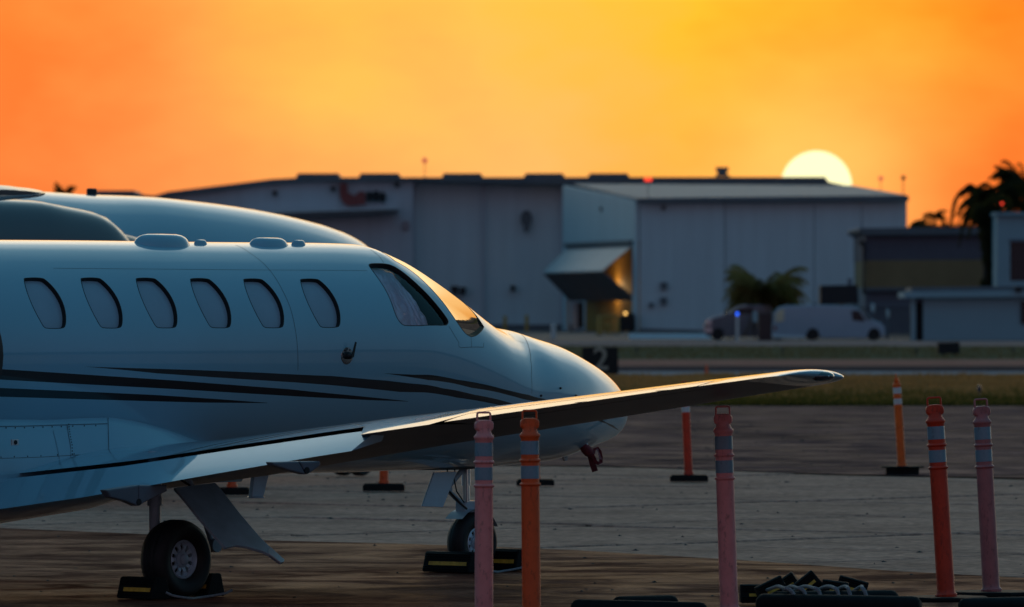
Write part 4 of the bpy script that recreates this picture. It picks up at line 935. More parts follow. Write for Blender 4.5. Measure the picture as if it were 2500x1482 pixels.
# pile of spare chocks on a black foam roll, bottom right
rollp = [G(1845, 1500), G(2240, 1500)]
def roll(x0, x1, ymid, rad_px, yb, label, m=RUBBER, slope=0, name='rubber_roll', cap=None):
    z = zg(yb); k = FPX / z; r_ = rad_px / k; a, c = P(x0, HZ, z), P(x1, HZ, z + slope); a.z = c.z = r_ + .006
    o_ = (a + c) / 2; b = MB(o_); d = (c - a).normalized(); b.tube([a, a + d * .02, a + d * .05, c - d * .05, c - d * .02, c], [r_*.6, r_*.9, r_, r_, r_*.9, r_*.6], 22); o = b.build(name, m, smooth=True, angle=60); o.location = o_; return tag(o, label, 'rubber roll')
roll(1850, 2246, 0, 24, 1499, 'long black rubber roll lying in front of the spare chocks', slope=-.5)
roll(1880, 2190, 0, 22, 1490, 'second black roll lying behind the first, under the chocks', slope=.3)
spec = [(1850, 1479, .25, .05, .0, .015, 'spare chock with a long yellow stripe at the left end of the pile'), (1893, 1482, .20, .15, -.45, .055, 'spare chock tilted up second from the left of the pile'), (1936, 1477, .17, -.1, -.62, .075, 'spare chock tilted on its side third from the left of the pile'), (1984, 1479, .19, .08, -.68, .085, 'tallest tilted spare chock in the middle of the pile'), (2034, 1481, .18, -.1, .14, .045, 'spare chock with worn stripe right of the tallest one'), (2074, 1476, .21, -.05, .26, .05, 'spare chock at the right end of the pile')]
for i, (px, yg, Lc, rz, tl, zz, lb) in enumerate(spec):
    z = zg(yg); p = P(px, HZ, z); t = thing('wheel_chock', lb, 'wheel chock', (p.x, z, zz), 0, 'spare chocks in the pile')
    t.rotation_euler = (Matrix.Rotation(tl, 4, 'Y') @ Matrix.Rotation(math.pi / 2 + rz, 4, 'Z')).to_euler(); chock_parts(t, Lc, .14, .13)
for i, (x0, x1) in enumerate(((1858, 1950), (1900, 1975), (1930, 2015), (1990, 2060), (2040, 2085), (2085, 2120))):
    pts = []
    for j in range(17):
        f = j / 16; x = x0 + (x1 - x0) * (f ** .8) + 3 * math.sin(f * 9 + i); z = 53.15 - 1.46 * min(1, f / .62); h = .10 + .075 * math.sin(min(1, f / .62) * math.pi * .62) if f < .62 else .165 * max(0, math.cos((f - .62) / .38 * math.pi / 2)) ** .8 + .012
        q = P(x, HZ, z); q.z = h; pts.append(q)
    b = MB(pts[6]); b.tube(pts, .013, 8); o = b.build('chock_rope', ROPE, smooth=True); o.location = pts[6]; tag(o, ('leftmost', 'second', 'third', 'fourth', 'fifth', 'rightmost')[i] + ' grey rope draped from the spare chock pile' + (', counting from the left' if 0 < i < 5 else ''), 'rope', 'ropes on the chock pile')
roll(1400, 1722, 0, 20, 1504, 'black rubber roll at the bottom edge below the jet nose', slope=-.6); roll(1500, 1650, 0, 18, 1494, 'short black roll end behind the bottom edge roll', slope=.3)
roll(2345, 2600, 0, 20, 1502, 'black rubber roll in the bottom right corner', slope=.4)
# small field markers
def small(name, label, cat, px, py, z, build, group=None):
    p = P(px, py, z); t = thing(name, label, cat, (p.x, p.y, 0), 0, group); build(t, p); return t
def cone_(t, p):
    b = MB(); b.lathe([(.11, .0), (.11, .02), (.07, .03), (.02, .36), (0, .37)], (0, 0, -.01), (0, 0, 1), 16); b.build('cone_body', ORRED, t, smooth=True); b = MB(); b.lathe([(.055, .12), (.04, .20)], (0, 0, 0), (0, 0, 1), 16); b.build('cone_band', DKRED, t)
small('marker_cone', 'tiny orange marker cone by the painted line above the wing', 'cone', 1725, 905, zg(918), cone_)
def tlight(t, p):
    MB().lathe([(.05, -.01), (.02, .02), (.015, .14), (.05, .16), (.055, .22), (.03, .29), (0, .3)], (0, 0, 0), (0, 0, 1), 14).build('lamp_body', mat('blue_black_lens', (.008, .014, .04), .3, coat=.5), t, smooth=True); MB().lathe([(.09, -.012), (.09, 0), (0, .001)], (0, 0, .002), (0, 0, 1), 14).build('lamp_base', DARK, t)
small('taxiway_light', 'small dark blue taxiway edge light in the grass, upper right', 'taxiway light', 2391, 950, zg(972), tlight)
# ================================================================== OTHER AIRCRAFT
def LW(org, l, s, h): return Vector((org[0] + FX * l + FY * s, org[1] + FY * l - FX * s, h))
# large jet behind: its roof line is read along its centre plane
org2 = (P(905, HZ, 94.3).x, 94.3)
def hit2(org, px, py):
    o = Vector((0 - org[0], 0 - org[1], CAMH)); d = Vector(((px - 1250) / FPX, 1, -(py - HZ) / FPX))
    so_, sd_ = o.x * FY - o.y * FX, d.x * FY - d.y * FX; t = -so_ / sd_; q = o + d * t; return q.x * FX + q.y * FY, q.z
j2 = thing('large_jet', 'larger white jet parked behind, its long curved nose showing over the cabin roof', 'business jet', (org2[0], org2[1], 0), ANG)
pr = [hit2(org2, x, y) for x, y in ((139,470),(185,474),(235,475.5),(336,479),(420,486.5),(540,501),(650,519.5),(714,534),(778,551),(826,570),(850,584),(874,601),(905,625),(935,662),(950,700))]
l2 = [-22, -18, pr[0][0] - 2.5] + [p[0] for p in pr]; t2 = [2.9, 3.4, pr[0][1] + .06] + [p[1] for p in pr]
lt = l2[-1] + .12; l2.append(lt); t2.append(2.15)
rows = []
for l in np.unique(np.concatenate([np.linspace(-22, lt - 1.2, 60), lt - 1.2 * (1 - np.linspace(0, 1, 22)) ** 2])):
    T = float(pchip(l2, t2, l)); f = max(0, (lt - l)); Bm = 1.05 + 1.1 * max(0, 1 - f / 4.2) ** 2.2; Bm = Bm + (.9 if l < -14 else 0) * min(1, (-14 - l) / 8); c = Bm + (T - Bm) * .5; W = (T - Bm) * .5 * (1.0)
    rows.append([(l, W * math.cos(a), c + (T - c) * math.sin(a)) for a in np.linspace(0, 2 * math.pi, 64, endpoint=False)])
b = MB(); b.grid(rows, closed=True); b.add(rows[0], [tuple(range(64))]); b.build('fuselage', PAINT, j2, smooth=True, angle=60)
def simple_gear(root, l, s, r, h, name='landing_gear', dual=.14, m=GEAR):
    b = MB(); b.tube([(l, -s, h), (l, -s, r)], .06, 12); b.tube([(l, -s - dual, r), (l, -s + dual, r)], .03, 8); g = b.build(name, m, root, smooth=True)
    for q in (-1, 1): b = MB(); b.lathe([(r*.45, -.07), (r*.9, -.08), (r, -.04), (r, .04), (r*.9, .08), (r*.45, .07)], (l, -s + q * dual, r + .005), (0, 1, 0), 30); b.build('tyre', TYRE, g, smooth=True)
simple_gear(j2, -.35, 0, .20, 1.2); simple_gear(j2, -9.5, 1.7, .36, 1.4); simple_gear(j2, -9.5, -1.7, .36, 1.4)
for m_ in (-1, 1):
    b = MB(); b.prism([(-6.5, m_ * .9, 1.25), (-10.5, m_ * .9, 1.2), (-12.6, m_ * 8.5, 1.85), (-11.3, m_ * 8.5, 1.87)], (0, 0, .16)); b.build('wing', PAINT, j2, bevel=.05)
    b = MB(); b.lathe([(.3, 0), (.5, .8), (.55, 2), (.5, 2.8), (.0, 2.8)], (-17, m_ * 1.7, 2.7), (1, 0, 0), 28); b.build('engine', PAINT, j2, smooth=True)
b = MB(); b.prism([(-17, -.1, 3.2), (-20.5, -.1, 6.2), (-22.2, -.1, 6.2), (-22, -.1, 2.9)], (0, .2, 0)); b.build('tail_fin', PAINT, j2, bevel=.04)
for (x, y) in ((390, 546), (640, 558)):
    pass
p_ = hit2(org2, 224, 474); b = MB(); b.box(p_[0] - .07, p_[0] + .07, -.03, .03, p_[1] - .03, p_[1] + .07); b.build('roof_beacon', DARK, j2, bevel=.02)
# high-wing airplane between them
org3 = (P(262, HZ, 88).x, 88.0)
h3 = thing('high_wing_airplane', 'dark grey high wing airplane with rounded wing tip standing left behind the cabin roof', 'airplane', (org3[0], org3[1], 0), ANG)
HWP = mat('grey_airplane_paint', (.085, .095, .11), .40, coat=.9, var=.04, scale=1.5, crough=.05)
pr = [hit2(org3, x, y) for x, y in ((60,489.5),(90,495),(130,503),(175,512),(205,521),(230,540),(246,559),(256,572))]
lo_ = [hit2(org3, x, y) for x, y in ((262,568),(290,571),(310,577),(326,584),(334,592))]
rows = []
lsx = [-9, -6, pr[0][0] - 1.2] + [p[0] for p in pr]; tsx = [2.0, 2.9, pr[0][1] + .02] + [p[1] for p in pr]
for l in np.linspace(-9, pr[-1][0], 60):
    T = float(pchip(lsx, tsx, l)); Bm = .95 + (.8 if l < -4 else 0) * min(1, (-4 - l) / 5); W = (.70 if l > -4 else .70 - .5 * (-4 - l) / 5); c = (T + Bm) / 2
    rows.append([(l, math.copysign(abs(math.cos(a)) ** .6, math.cos(a)) * W * (.86 if math.sin(a) > 0 else 1), c + (T - c) * math.copysign(abs(math.sin(a)) ** .6, math.sin(a))) for a in np.linspace(0, 2 * math.pi, 56, endpoint=False)])
b = MB(); b.grid(rows, closed=True); b.add(rows[-1], [tuple(range(56))]); b.add(rows[0], [tuple(range(56))]); b.build('cabin', HWP, h3, smooth=True, angle=50)
rows = []; T0 = lo_[0][1]
for i in range(16):
    f = i / 15; l = pr[-1][0] - .15 + (lo_[-1][0] + .55 - pr[-1][0]) * f; T = np.interp(l, [p[0] for p in lo_], [p[1] for p in lo_]) if l <= lo_[-1][0] else lo_[-1][1] - (l - lo_[-1][0]) * .6
    Bm = 1.35 + .5 * f ** 2; c = (T + Bm) / 2; W = .5 * (1 - .35 * f ** 2)
    rows.append([(l, W * math.copysign(abs(math.cos(a)) ** .75, math.cos(a)), c + (T - c) * math.copysign(abs(math.sin(a)) ** .75, math.sin(a))) for a in np.linspace(0, 2 * math.pi, 40, endpoint=False)])
b = MB(); b.grid(rows, closed=True); b.add(rows[-1], [tuple(range(40))]); b.build('engine_cowling', mat('charcoal_cowling', (.05, .045, .05), .45, coat=.6, var=.1), h3, smooth=True, angle=50)
hx = rows[-1][0][0]; b = MB(); b.lathe([(.22, 0), (.20, .12), (.12, .26), (0, .34)], (hx, 0, 2.0), (1, 0, 0), 20)
for k in range(3): a = k * 2.094 + .5; b.prism([(hx + .1, math.cos(a)*.1 - .03, 2 + math.sin(a)*.1), (hx + .1, math.cos(a)*.1 + .05, 2 + math.sin(a)*.1), (hx + .12, math.cos(a)*.75 + .05, 2 + math.sin(a)*.75), (hx + .12, math.cos(a)*.75 - .03, 2 + math.sin(a)*.75)], (.02, 0, 0))
b.build('propeller', DARK, h3)
tip = hit2(org3, 137, 472); wz = CAMH - (472 - HZ) / FPX * 84
# wing: runs out to starboard, tip rounded
sT = 5.6; lT = None
for l in np.linspace(-12, 2, 400):
    q = LW(org3, l, sT, 0); 
    if 1250 + FPX * q.x / q.y > 137: lT = l; break
q = LW(org3, lT, sT, 0); wz = CAMH - (472 - HZ) / FPX * q.y; th_ = 28 / FPX * q.y
rows = []
for s_, k in [(-sT, .3), (-sT + .15, .8), (-sT + .5, 1)] + [(x, 1) for x in np.linspace(-sT + .9, sT - .9, 12)] + [(sT - .5, 1), (sT - .15, .8), (sT, .3)]:
    rows.append([(lT - .75 + math.cos(a) * .80 * (k ** .5) - .0, -s_, wz + math.sin(a) * th_ * .80 * k * (1 if math.cos(a) < .4 else .9)) for a in np.linspace(0, 2 * math.pi, 28, endpoint=False)])
b = MB(); b.grid(rows, closed=True); b.add(rows[0], [tuple(range(28))]); b.add(rows[-1], [tuple(range(28))]); b.build('wing', HWP, h3, smooth=True, angle=60)
b = MB(); b.tube([(lT - .7, -2.9, wz - .05), (lT - .6, -.7, 1.2)], .05, 8); b.tube([(lT - .7, 2.9, wz - .05), (lT - .6, .7, 1.2)], .05, 8); b.tube([(lT - .6, .6, wz - .1), (lT - .6, .6, 2.4)], .07, 8); b.tube([(lT - .6, -.6, wz - .1), (lT - .6, -.6, 2.4)], .07, 8); b.build('wing_strut', HWP, h3)
simple_gear(h3, -.1, 0, .25, 1.6, dual=.02); simple_gear(h3, -3.4, 1.5, .28, 1.1, dual=.02); simple_gear(h3, -3.4, -1.5, .28, 1.1, dual=.02)
b = MB(); b.prism([(-7.6, -.06, 2.2), (-8.6, -.06, 4.2), (-9.4, -.06, 4.2), (-9, -.06, 1.9)], (0, .12, 0)); b.prism([(-8, -2, 2.3), (-9, -2, 2.3), (-9, 2, 2.3), (-8, 2, 2.3)], (0, 0, .1)); b.build('tail', HWP, h3, bevel=.02)

# ================================================================== BACKGROUND BUILDINGS
def yb(z): return HZ + FPX * CAMH / z
def pslab(name, pts, z, depth, m, parent, off, bevel=0., z1=None):
    "outline traced at distance z, given real depth away from the camera"
    b = MB(off); b.prism([P(x, y, z) for x, y in pts], (0, depth, 0)); return b.build(name, m, parent, bevel=bevel)
def fslab(name, pts3, th, m, parent, off):
    n = (Vector(pts3[1]) - Vector(pts3[0])).cross(Vector(pts3[2]) - Vector(pts3[0])).normalized()
    b = MB(off); b.prism(pts3, n * th); return b.build(name, m, parent)
def bthing(name, label, cat, px, z, group=None):
    p = P(px, HZ, z); p.z = 0; return thing(name, label, cat, p, 0, group), p
# --- long hangar with roof monitors
z1 = 690; t, o = bthing('long_hangar', 'long grey hangar with stepped roof monitors and a red sign, filling the middle distance', 'hangar', 1000, z1)
g0 = yb(z1) + .2
pslab('roof_fascia', [(375,478),(410,468),(665,437),(740,433),(2015,432),(2022,444),(2080,456),(2080,462),(1410,452),(1010,441),(740,444),(665,449),(420,478),(375,486)], z1 - .6, 45, ROOFD, t, o)
pslab('wall_panel', [(300,492),(375,486),(420,478),(665,449),(740,444),(828,443),(828,g0),(300,g0)], z1, 44, WALLP, t, o)
pslab('wall_panel', [(828,443),(1008,441),(1008,g0),(828,g0)], z1 + .05, 44, WALLP, t, o)
xs = [1010, 1180, 1372, 1560, 1770, 2015]
for i in range(5):
    ya = lambda x: 441 + (x - 1010) * .028
    pslab('wall_panel', [(xs[i] + 1.2, ya(xs[i])), (xs[i+1] - 1.2, ya(xs[i+1])), (xs[i+1] - 1.2, g0), (xs[i] + 1.2, g0)], z1 + 2 - (i % 2) * .12, 42, WALLW, t, o)
pslab('wall_base', [(1008,792),(1400,792),(1400,g0),(1008,g0)], z1 + 1.2, 1, ROOFD, t, o)
for x in (1010, 1180, 1372): pslab('corner_trim', [(x - 4, 443), (x + 4, 443), (x + 4, g0), (x - 4, g0)], z1 + 1.4, .5, WALLP, t, o)
for x0, x1 in ((722,828),(875,975),(1078,1176),(1278,1376),(1435,1534)):
    pslab('roof_monitor', [(x0,434),(x0+5,423),(x1-2,423),(x1+4,434)], z1 + 3, 8, ROOFD, t, o)
pslab('roof_vent', [(1745,431),(1752,424),(1752,418),(1748,417),(1748,408),(1779,408),(1779,417),(1775,418),(1775,424),(1784,431)], z1 + 2, 1.2, ROOFD, t, o)
pslab('canopy_eave', [(600,524),(700,519),(968,510),(972,512),(972,518),(700,530),(600,536)], z1 - 2.2, 2.1, ROOFD, t, o)
pslab('canopy_top', [(600,519),(700,514),(968,506),(968,510),(700,519),(600,524)], z1 - 2.4, 2.3, WALLW, t, o)
def letter(pts, m, nm='sign_letter'): return pslab(nm, pts, z1 - .45, .3, m, t, o)
letter([(829,449),(838,446),(848,450),(849,470),(866,478),(873,470),(884,466),(893,470),(891,480),(893,500),(885,499),(872,502),(850,503),(838,498),(830,480)], SIGNRED)
for (x, y, r_) in ((902,480,10),(918,479,11),(934,482,10)):
    letter([(x + r_ * math.cos(a) * .9, y + r_ * 1.35 * math.sin(a)) for a in np.linspace(0, 6.283, 12, endpoint=False)], BLACK)
def lampb(x, y, r_, z, tt, oo, m=DARK): pslab('wall_lamp', [(x - r_, y - r_), (x + r_, y - r_), (x + r_ * .7, y + r_), (x - r_ * .7, y + r_)], z, .5, m, tt, oo)
for (x, y) in ((671,472),(813,461),(969,451)): lampb(x, y, 6, z1 - .6, t, o)
for (x, y, r_) in ((1110,708,10),(1130,710,9),(1252,704,7)): lampb(x, y, r_, z1 + 1.2, t, o)
pslab('wall_logo', [(1285 + 14 * math.cos(a), 533 + 20 * math.sin(a)) for a in np.linspace(0, 6.283, 16, endpoint=False)], z1 + 1.3, .3, ROOFD, t, o)
pslab('wall_logo', [(1278,545),(1294,545),(1290,566),(1280,566)], z1 + 1.25, .3, ROOFD, t, o)
pslab('pale_notice', [(983,540),(999,540),(999,560),(983,560)], z1 - .3, .2, mat('pale_notice', (.36, .30, .32), .7), t, o)
# --- lean-to hangar with folding door
z2, z3 = 640, 676; t, o = bthing('corner_hangar', 'pale grey metal hangar at right with low sloped roof and open folding door', 'hangar', 1560, z2)
c0 = P(1560, 490, z2); c0b = P(1560, yb(z2), z2); c1 = P(1382, 455, z3); c1b = P(1382, yb(z3), z3)
gy = yb(z2) + .2
xs = [1562, 1770, 1988, 2104, 2215]
for i in range(4): pslab('wall_panel', [(xs[i] + .9, 490), (xs[i+1] - .9, 490), (xs[i+1] - .9, gy), (xs[i] + .9, gy)], z2 + (i % 2) * .1, 1.0, WALLW, t, o)
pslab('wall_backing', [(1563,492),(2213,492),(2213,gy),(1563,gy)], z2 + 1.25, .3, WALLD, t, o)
# roof slope
e0, e1, r0, r1 = P(1556, 487, z2 - .5), P(2218, 480, z2 - .5), P(1400, 452, z3 + 2), P(2082, 456, z3 + 2)
b = MB(o); n_ = 26
for i in range(n_):
    f0, f1 = i / n_, (i + 1) / n_ - .004; a_, b__, c_, d_ = e0.lerp(e1, f0), e0.lerp(e1, f1), r0.lerp(r1, f1), r0.lerp(r1, f0)
    b2_ = MB(o); b2_.prism([a_, b__, c_, d_], (0, 0, .12)); b2_.build('roof_sheet', ROOFM, t)
pslab('eave_trim', [(1554,485),(2219,478),(2219,491),(1554,494)], z2 - .9, .4, ROOFD, t, o)
rh = P(1400, 452, z3).z; b = MB(o); b.prism([P(2213, 482, z2 + .3), P(2213, gy, z2 + .3), P(2213, gy, z2 + .3) + Vector((0, 36, 0)), P(2213, 482, z2) + Vector((0, 36, 0))], (-.3, 0, 0)); b.build('end_wall', WALLW, t)
# left side wall, pieces round the opening (fractions along the wall)
def W(f, px_y_near, px_y_far=None):
    zz = z2 + (z3 - z2) * f; xx = 1560 + (1382 - 1560) * f; y_ = px_y_near + ((px_y_far if px_y_far is not None else px_y_near) - px_y_near) * f; return P(xx, y_, zz)
hA, hF = P(1550, 594, 642).z, P(1550, 594, 642).z
def wallpt(f, h): q = W(f, HZ); return Vector((q.x, q.y, h))
hT0, hT1 = c0.z, P(1400, 453, z3).z
f0, f1 = .045, .95
fslab('side_wall', [wallpt(0, hF + .25), wallpt(1, hF + .25), wallpt(1, hT1), wallpt(0, hT0)], -.3, WALLW, t, o)
fslab('side_wall', [wallpt(0, 0), wallpt(f0, 0), wallpt(f0, hF + .25), wallpt(0, hF + .25)], -.3, WALLW, t, o)
fslab('side_wall', [wallpt(f1, 0), wallpt(1, 0), wallpt(1, hF + .25), wallpt(f1, hF + .25)], -.3, WALLW, t, o)
inn = Vector((1.4, .25, 0))
fslab('interior_wall', [wallpt(f0, 0) + inn, wallpt(f1, 0) + inn, wallpt(f1, hF + .3) + inn, wallpt(f0, hF + .3) + inn], .2, YWALL, t, o)
fslab('door_head', [wallpt(f0 - .01, hF - .05), wallpt(f1, hF - .05), wallpt(f1, hF + .28), wallpt(f0 - .01, hF + .28)], -.55, ROOFD, t, o)
fold0, fold1 = P(1471, 662, 641.4), P(1326, 667, 672.5); hg0, hg1 = wallpt(f0, hF), wallpt(f1, hF)
lo0, lo1 = wallpt(f0, P(1550, 734, 642).z), wallpt(f1, P(1550, 734, 642).z)
DOORP = mat('pale_door_panel', (.50, .54, .56), .55, var=.05, scale=.3)
b = MB(o); b.prism([hg0, hg1, fold1, fold0], (.05, 0, .12)); b.build('folding_door_upper', DOORP, t)
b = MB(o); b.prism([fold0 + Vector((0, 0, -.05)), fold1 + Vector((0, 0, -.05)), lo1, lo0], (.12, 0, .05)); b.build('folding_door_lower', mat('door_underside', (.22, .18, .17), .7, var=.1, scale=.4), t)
# gear standing in the opening
ll = bpy.data.lights.new('door_lamp', 'POINT'); ll.energy = 170; ll.color = (1, .66, .30); ll.shadow_soft_size = .8
lo2 = bpy.data.objects.new('door_lamp', ll); COL.objects.link(lo2); lo2.location = wallpt(.5, 3.6) + inn * .5
pslab('white_column', [(1396,737),(1412,737),(1418,g0-2),(1398,g0-2)], 668, .5, WALLP, t, o)
pslab('dark_doorway', [(1411,738),(1424,738),(1424,800),(1411,800)], 667.5, .4, BLACK, t, o)
for (x, y, r_) in ((1470,511,6),): lampb(x, y, r_, 656, t, o)
for (x, y, r_) in ((1620,507,6),(1621,698,9),(1620,735,9),(1590,745,6)): lampb(x, y, r_, z2 - .35, t, o, ROOFD)
pslab('low_planter', [(1562,802),(1720,806),(1720,gy),(1562,gy)], z2 - 1.4, 1.2, ROOFD, t, o)
t, o = bthing('tow_tractor', 'dark tow tractor with one lit headlamp parked in the folding door opening', 'tractor', 1530, 640)
gg = yb(640); 
pslab('body', [(1508,gg-14),(1512,775),(1522,768),(1547,764),(1548,gg-3),(1508,gg-3)], 638, 3, BLACK, t, o, bevel=.1)
for x in (1516, 1540): q = P(x, gg - 5, 637.9); b = MB(o); b.lathe([(.05, 0), (.2, .02), (.2, .25), (.05, .27)], (q.x, q.y + .02, .2), (0, 1, 0), 16); b.build('wheel', TYRE, t)
q = P(1527, 765, 637.8); b = MB(o); b.lathe([(.13, 0), (.10, -.08), (0, -.1)], q, (0, 1, 0), 16); b.build('headlamp', LAMPY, t)
# small white posts, bollards
def bollard(px, y0, y1, wpx, m, name, label, group=None, z=None):
    z = z or zg(y1); p = P(px, HZ, z); p.z = 0; t = thing(name, label, name.replace('_', ' '), p, 0, group); k = FPX / z; h = (yb(z) - y0) / k; r_ = wpx / 2 / k
    b = MB(); b.lathe([(r_, -.01), (r_, h - r_), (r_ * .7, h - r_ * .3), (0, h)], (0, 0, 0), (0, 0, 1), 16); b.build('shaft', m, t, smooth=True)
    b = MB(); b.lathe([(r_ * 1.7, -.012), (r_ * 1.7, .03), (r_ * 1.05, .04)], (0, 0, 0), (0, 0, 1), 16); b.build('foot', WALLD, t); return t
YB = mat('yellow_bollard_paint', (.42, .26, .05), .6, var=.15)
bollard(1233, 770, 806, 9, YB, 'bollard', 'yellow bollard against the long hangar, left of the folding door', 'yellow bollards', 640)
bollard(1286, 768, 806, 9, YB, 'bollard', 'second yellow bollard against the long hangar, nearer the folding door', 'yellow bollards', 640)
bollard(1461, 770, 826, 10, YB, 'bollard', 'tall yellow bollard under the folding door, the left of the pair', 'yellow bollards', 560)
bollard(1509, 772, 820, 8, YB, 'bollard', 'tall yellow bollard under the folding door, the right of the pair', 'yellow bollards', 580)
bollard(1351, 790, 832, 12, WHITEP, 'marker_post', 'pale marker post rising just above the jet nose', None, 500)
t, o = bthing('yellow_gate_frame', 'low yellow pipe frame with a fire hydrant between the bollards at the folding door', 'frame', 1485, 575)
b = MB(o); 
for a_, b__ in (((1468,775),(1508,772)), ((1470,776),(1470,818)), ((1496,774),(1496,818))): b.tube([P(a_[0], a_[1], 575), P(b__[0], b__[1], 575)], .09, 8)
b.build('pipe_frame', YB, t)
q = P(1484, 812, 575); b = MB(o); b.lathe([(.2, 0), (.15, .1), (.14, .55), (.2, .6), (.12, .8), (0, .85)], (q.x, q.y, 0), (0, 0, 1), 12); b.build('hydrant', YB, t)
# --- low white kerb blocks in front
t, o = bthing('jersey_barrier', 'low pale concrete barrier on the ground left of the dark pickup', 'barrier', 1640, 500)
b = MB(o); q0_, q1_ = P(1535, 822, 500), P(1735, 822, 500)
b.prism([(q0_.x, 499, 0), (q0_.x, 499.6, 0), (q0_.x, 499.4, .35), (q0_.x, 499.2, .35)], (q1_.x - q0_.x, 0, 0)); b.build('concrete_block', WALLW, t, bevel=.03)
# --- brown two-tone building
zb = 600; t, o = bthing('stucco_building', 'low brown stucco building with an ochre band right of the pale hangar', 'building', 2250, zb); gb = yb(zb) + .2
pslab('upper_wall', [(2112,572),(2420,570),(2420,634),(2112,636)], zb, 20, BROWNW, t, o); pslab('ochre_band', [(2114,636),(2420,634),(2420,700),(2114,702)], zb - .2, 20, OCHRE, t, o)
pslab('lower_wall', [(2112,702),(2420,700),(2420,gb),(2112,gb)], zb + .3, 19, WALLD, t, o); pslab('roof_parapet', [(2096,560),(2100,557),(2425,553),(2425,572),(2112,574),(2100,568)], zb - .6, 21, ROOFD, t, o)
pslab('downpipe', [(2106,590),(2112,590),(2112,718),(2106,718)], zb - .5, .3, DARK, t, o); pslab('wall_light', [(2098,588),(2108,586),(2108,598),(2098,600)], zb - .8, .6, DARK, t, o); pslab('lower_eave', [(2106,702),(2420,700),(2420,708),(2106,710)], zb - .5, .5, ROOFD, t, o)
# --- white shed right
zs = 480; t, o = bthing('flat_roof_shed', 'pale shed with a white flat roof slab and dark doorway at the right edge', 'shed', 2350, zs); gs = yb(zs) + .2
pslab('roof_slab', [(2208,713),(2600,708),(2600,724),(2208,728)], zs - .7, 8, TEALW, t, o, bevel=.03); pslab('roof_deck', [(2225,702),(2600,697),(2600,708),(2225,713)], zs + .5, 7, ROOFD, t, o)
pslab('front_wall', [(2254,728),(2600,724),(2600,gs),(2254,gs)], zs, 6, TEALW, t, o); pslab('door_jamb', [(2226,728),(2236,728),(2236,gs),(2226,gs)], zs, 1, TEALW, t, o); pslab('doorway', [(2236,738),(2254,738),(2254,gs-.4),(2236,gs-.4)], zs + .5, 3, BLACK, t, o); pslab('door_head', [(2236,728),(2254,728),(2254,738),(2236,738)], zs + .1, 1, BROWNW, t, o)
pslab('side_window', [(2492,735),(2600,735),(2600,790),(2492,790)], zs - .15, .3, DKWIN, t, o)
pslab('roof_lamp', [(2478,700),(2496,700),(2496,712),(2478,712)], zs - 1, .6, DARK, t, o)
# --- pale building top right
zr = 560; t, o = bthing('pale_office_block', 'pale flat block with one dark window at the right edge behind the palms', 'building', 2480, zr)
pslab('wall', [(2434,524),(2466,524),(2466,yb(zr)),(2434,yb(zr))], zr, 10, TEALW, t, o); pslab('wall', [(2466,524),(2620,524),(2620,588),(2466,588)], zr, 10, TEALW, t, o); pslab('wall', [(2466,686),(2620,686),(2620,yb(zr)),(2466,yb(zr))], zr, 10, TEALW, t, o)
wn = pslab('window', [(2466,588),(2620,588),(2620,686),(2466,686)], zr + .3, .2, DKWIN, t, o); fr_ = pslab('window_frame', [(2464,584),(2622,584),(2622,590),(2464,590)], zr - .1, .3, WALLD, t, o); pslab('parapet', [(2430,518),(2625,518),(2625,526),(2430,526)], zr - .4, 11, TEALW, t, o)
# --- small roofs on the left horizon
t, o = bthing('distant_roof', 'dark flat roof edge peeking over the far jet at left', 'building', 280, 640)
pslab('roof', [(232,465),(327,465),(333,474),(380,478),(380,yb(640)),(232,yb(640))], 640, 12, ROOFD, t, o)
# --- mesh fence and dark tank
t, o = bthing('dark_storage_tank', 'dark box tank raised behind the white van roof', 'tank', 2050, 520); pslab('tank_box', [(2003,697),(2094,695),(2096,742),(2003,744)], 520, 3, mat('tank_paint', (.025, .025, .03), .7, var=.1), t, o, bevel=.05); pslab('tank_stand', [(2010,744),(2088,744),(2088,yb(520)),(2010,yb(520))], 520.5, 2, DARK, t, o); pslab('filler_neck', [(2070,680),(2080,680),(2080,695),(2070,695)], 520.5, .5, WALLD, t, o)
t, o = bthing('security_fence', 'dark mesh fence behind the white van up to the shed', 'fence', 2190, 500)
for x in (1860, 1895, 1960, 2030, 2100, 2165, 2224): b = MB(o); q = P(x, HZ, 500); b.tube([(q.x, 500, 0), (q.x, 500, CAMH + 3 / 37.4)], .05, 8); b.build('fence_post', WALLD, t)
for x0, x1 in ((1860,1895),(1895,1960),(1960,2030),(2030,2100),(2100,2165),(2165,2224)):
    a_, c_ = P(x0, HZ, 500).x, P(x1, HZ, 500).x; b = MB(o); h_ = CAMH - .02
    n_ = int((c_ - a_) / .12)
    for i in range(n_): xx = a_ + (c_ - a_) * (i + .5) / n_; b.box(xx - .018, xx + .018, 500.02, 500.05, .06, h_)
    b.box(a_, c_, 500.0, 500.06, h_ - .05, h_); b.box(a_, c_, 500.0, 500.06, .08, .12); b.build('fence_panel', DARK, t)
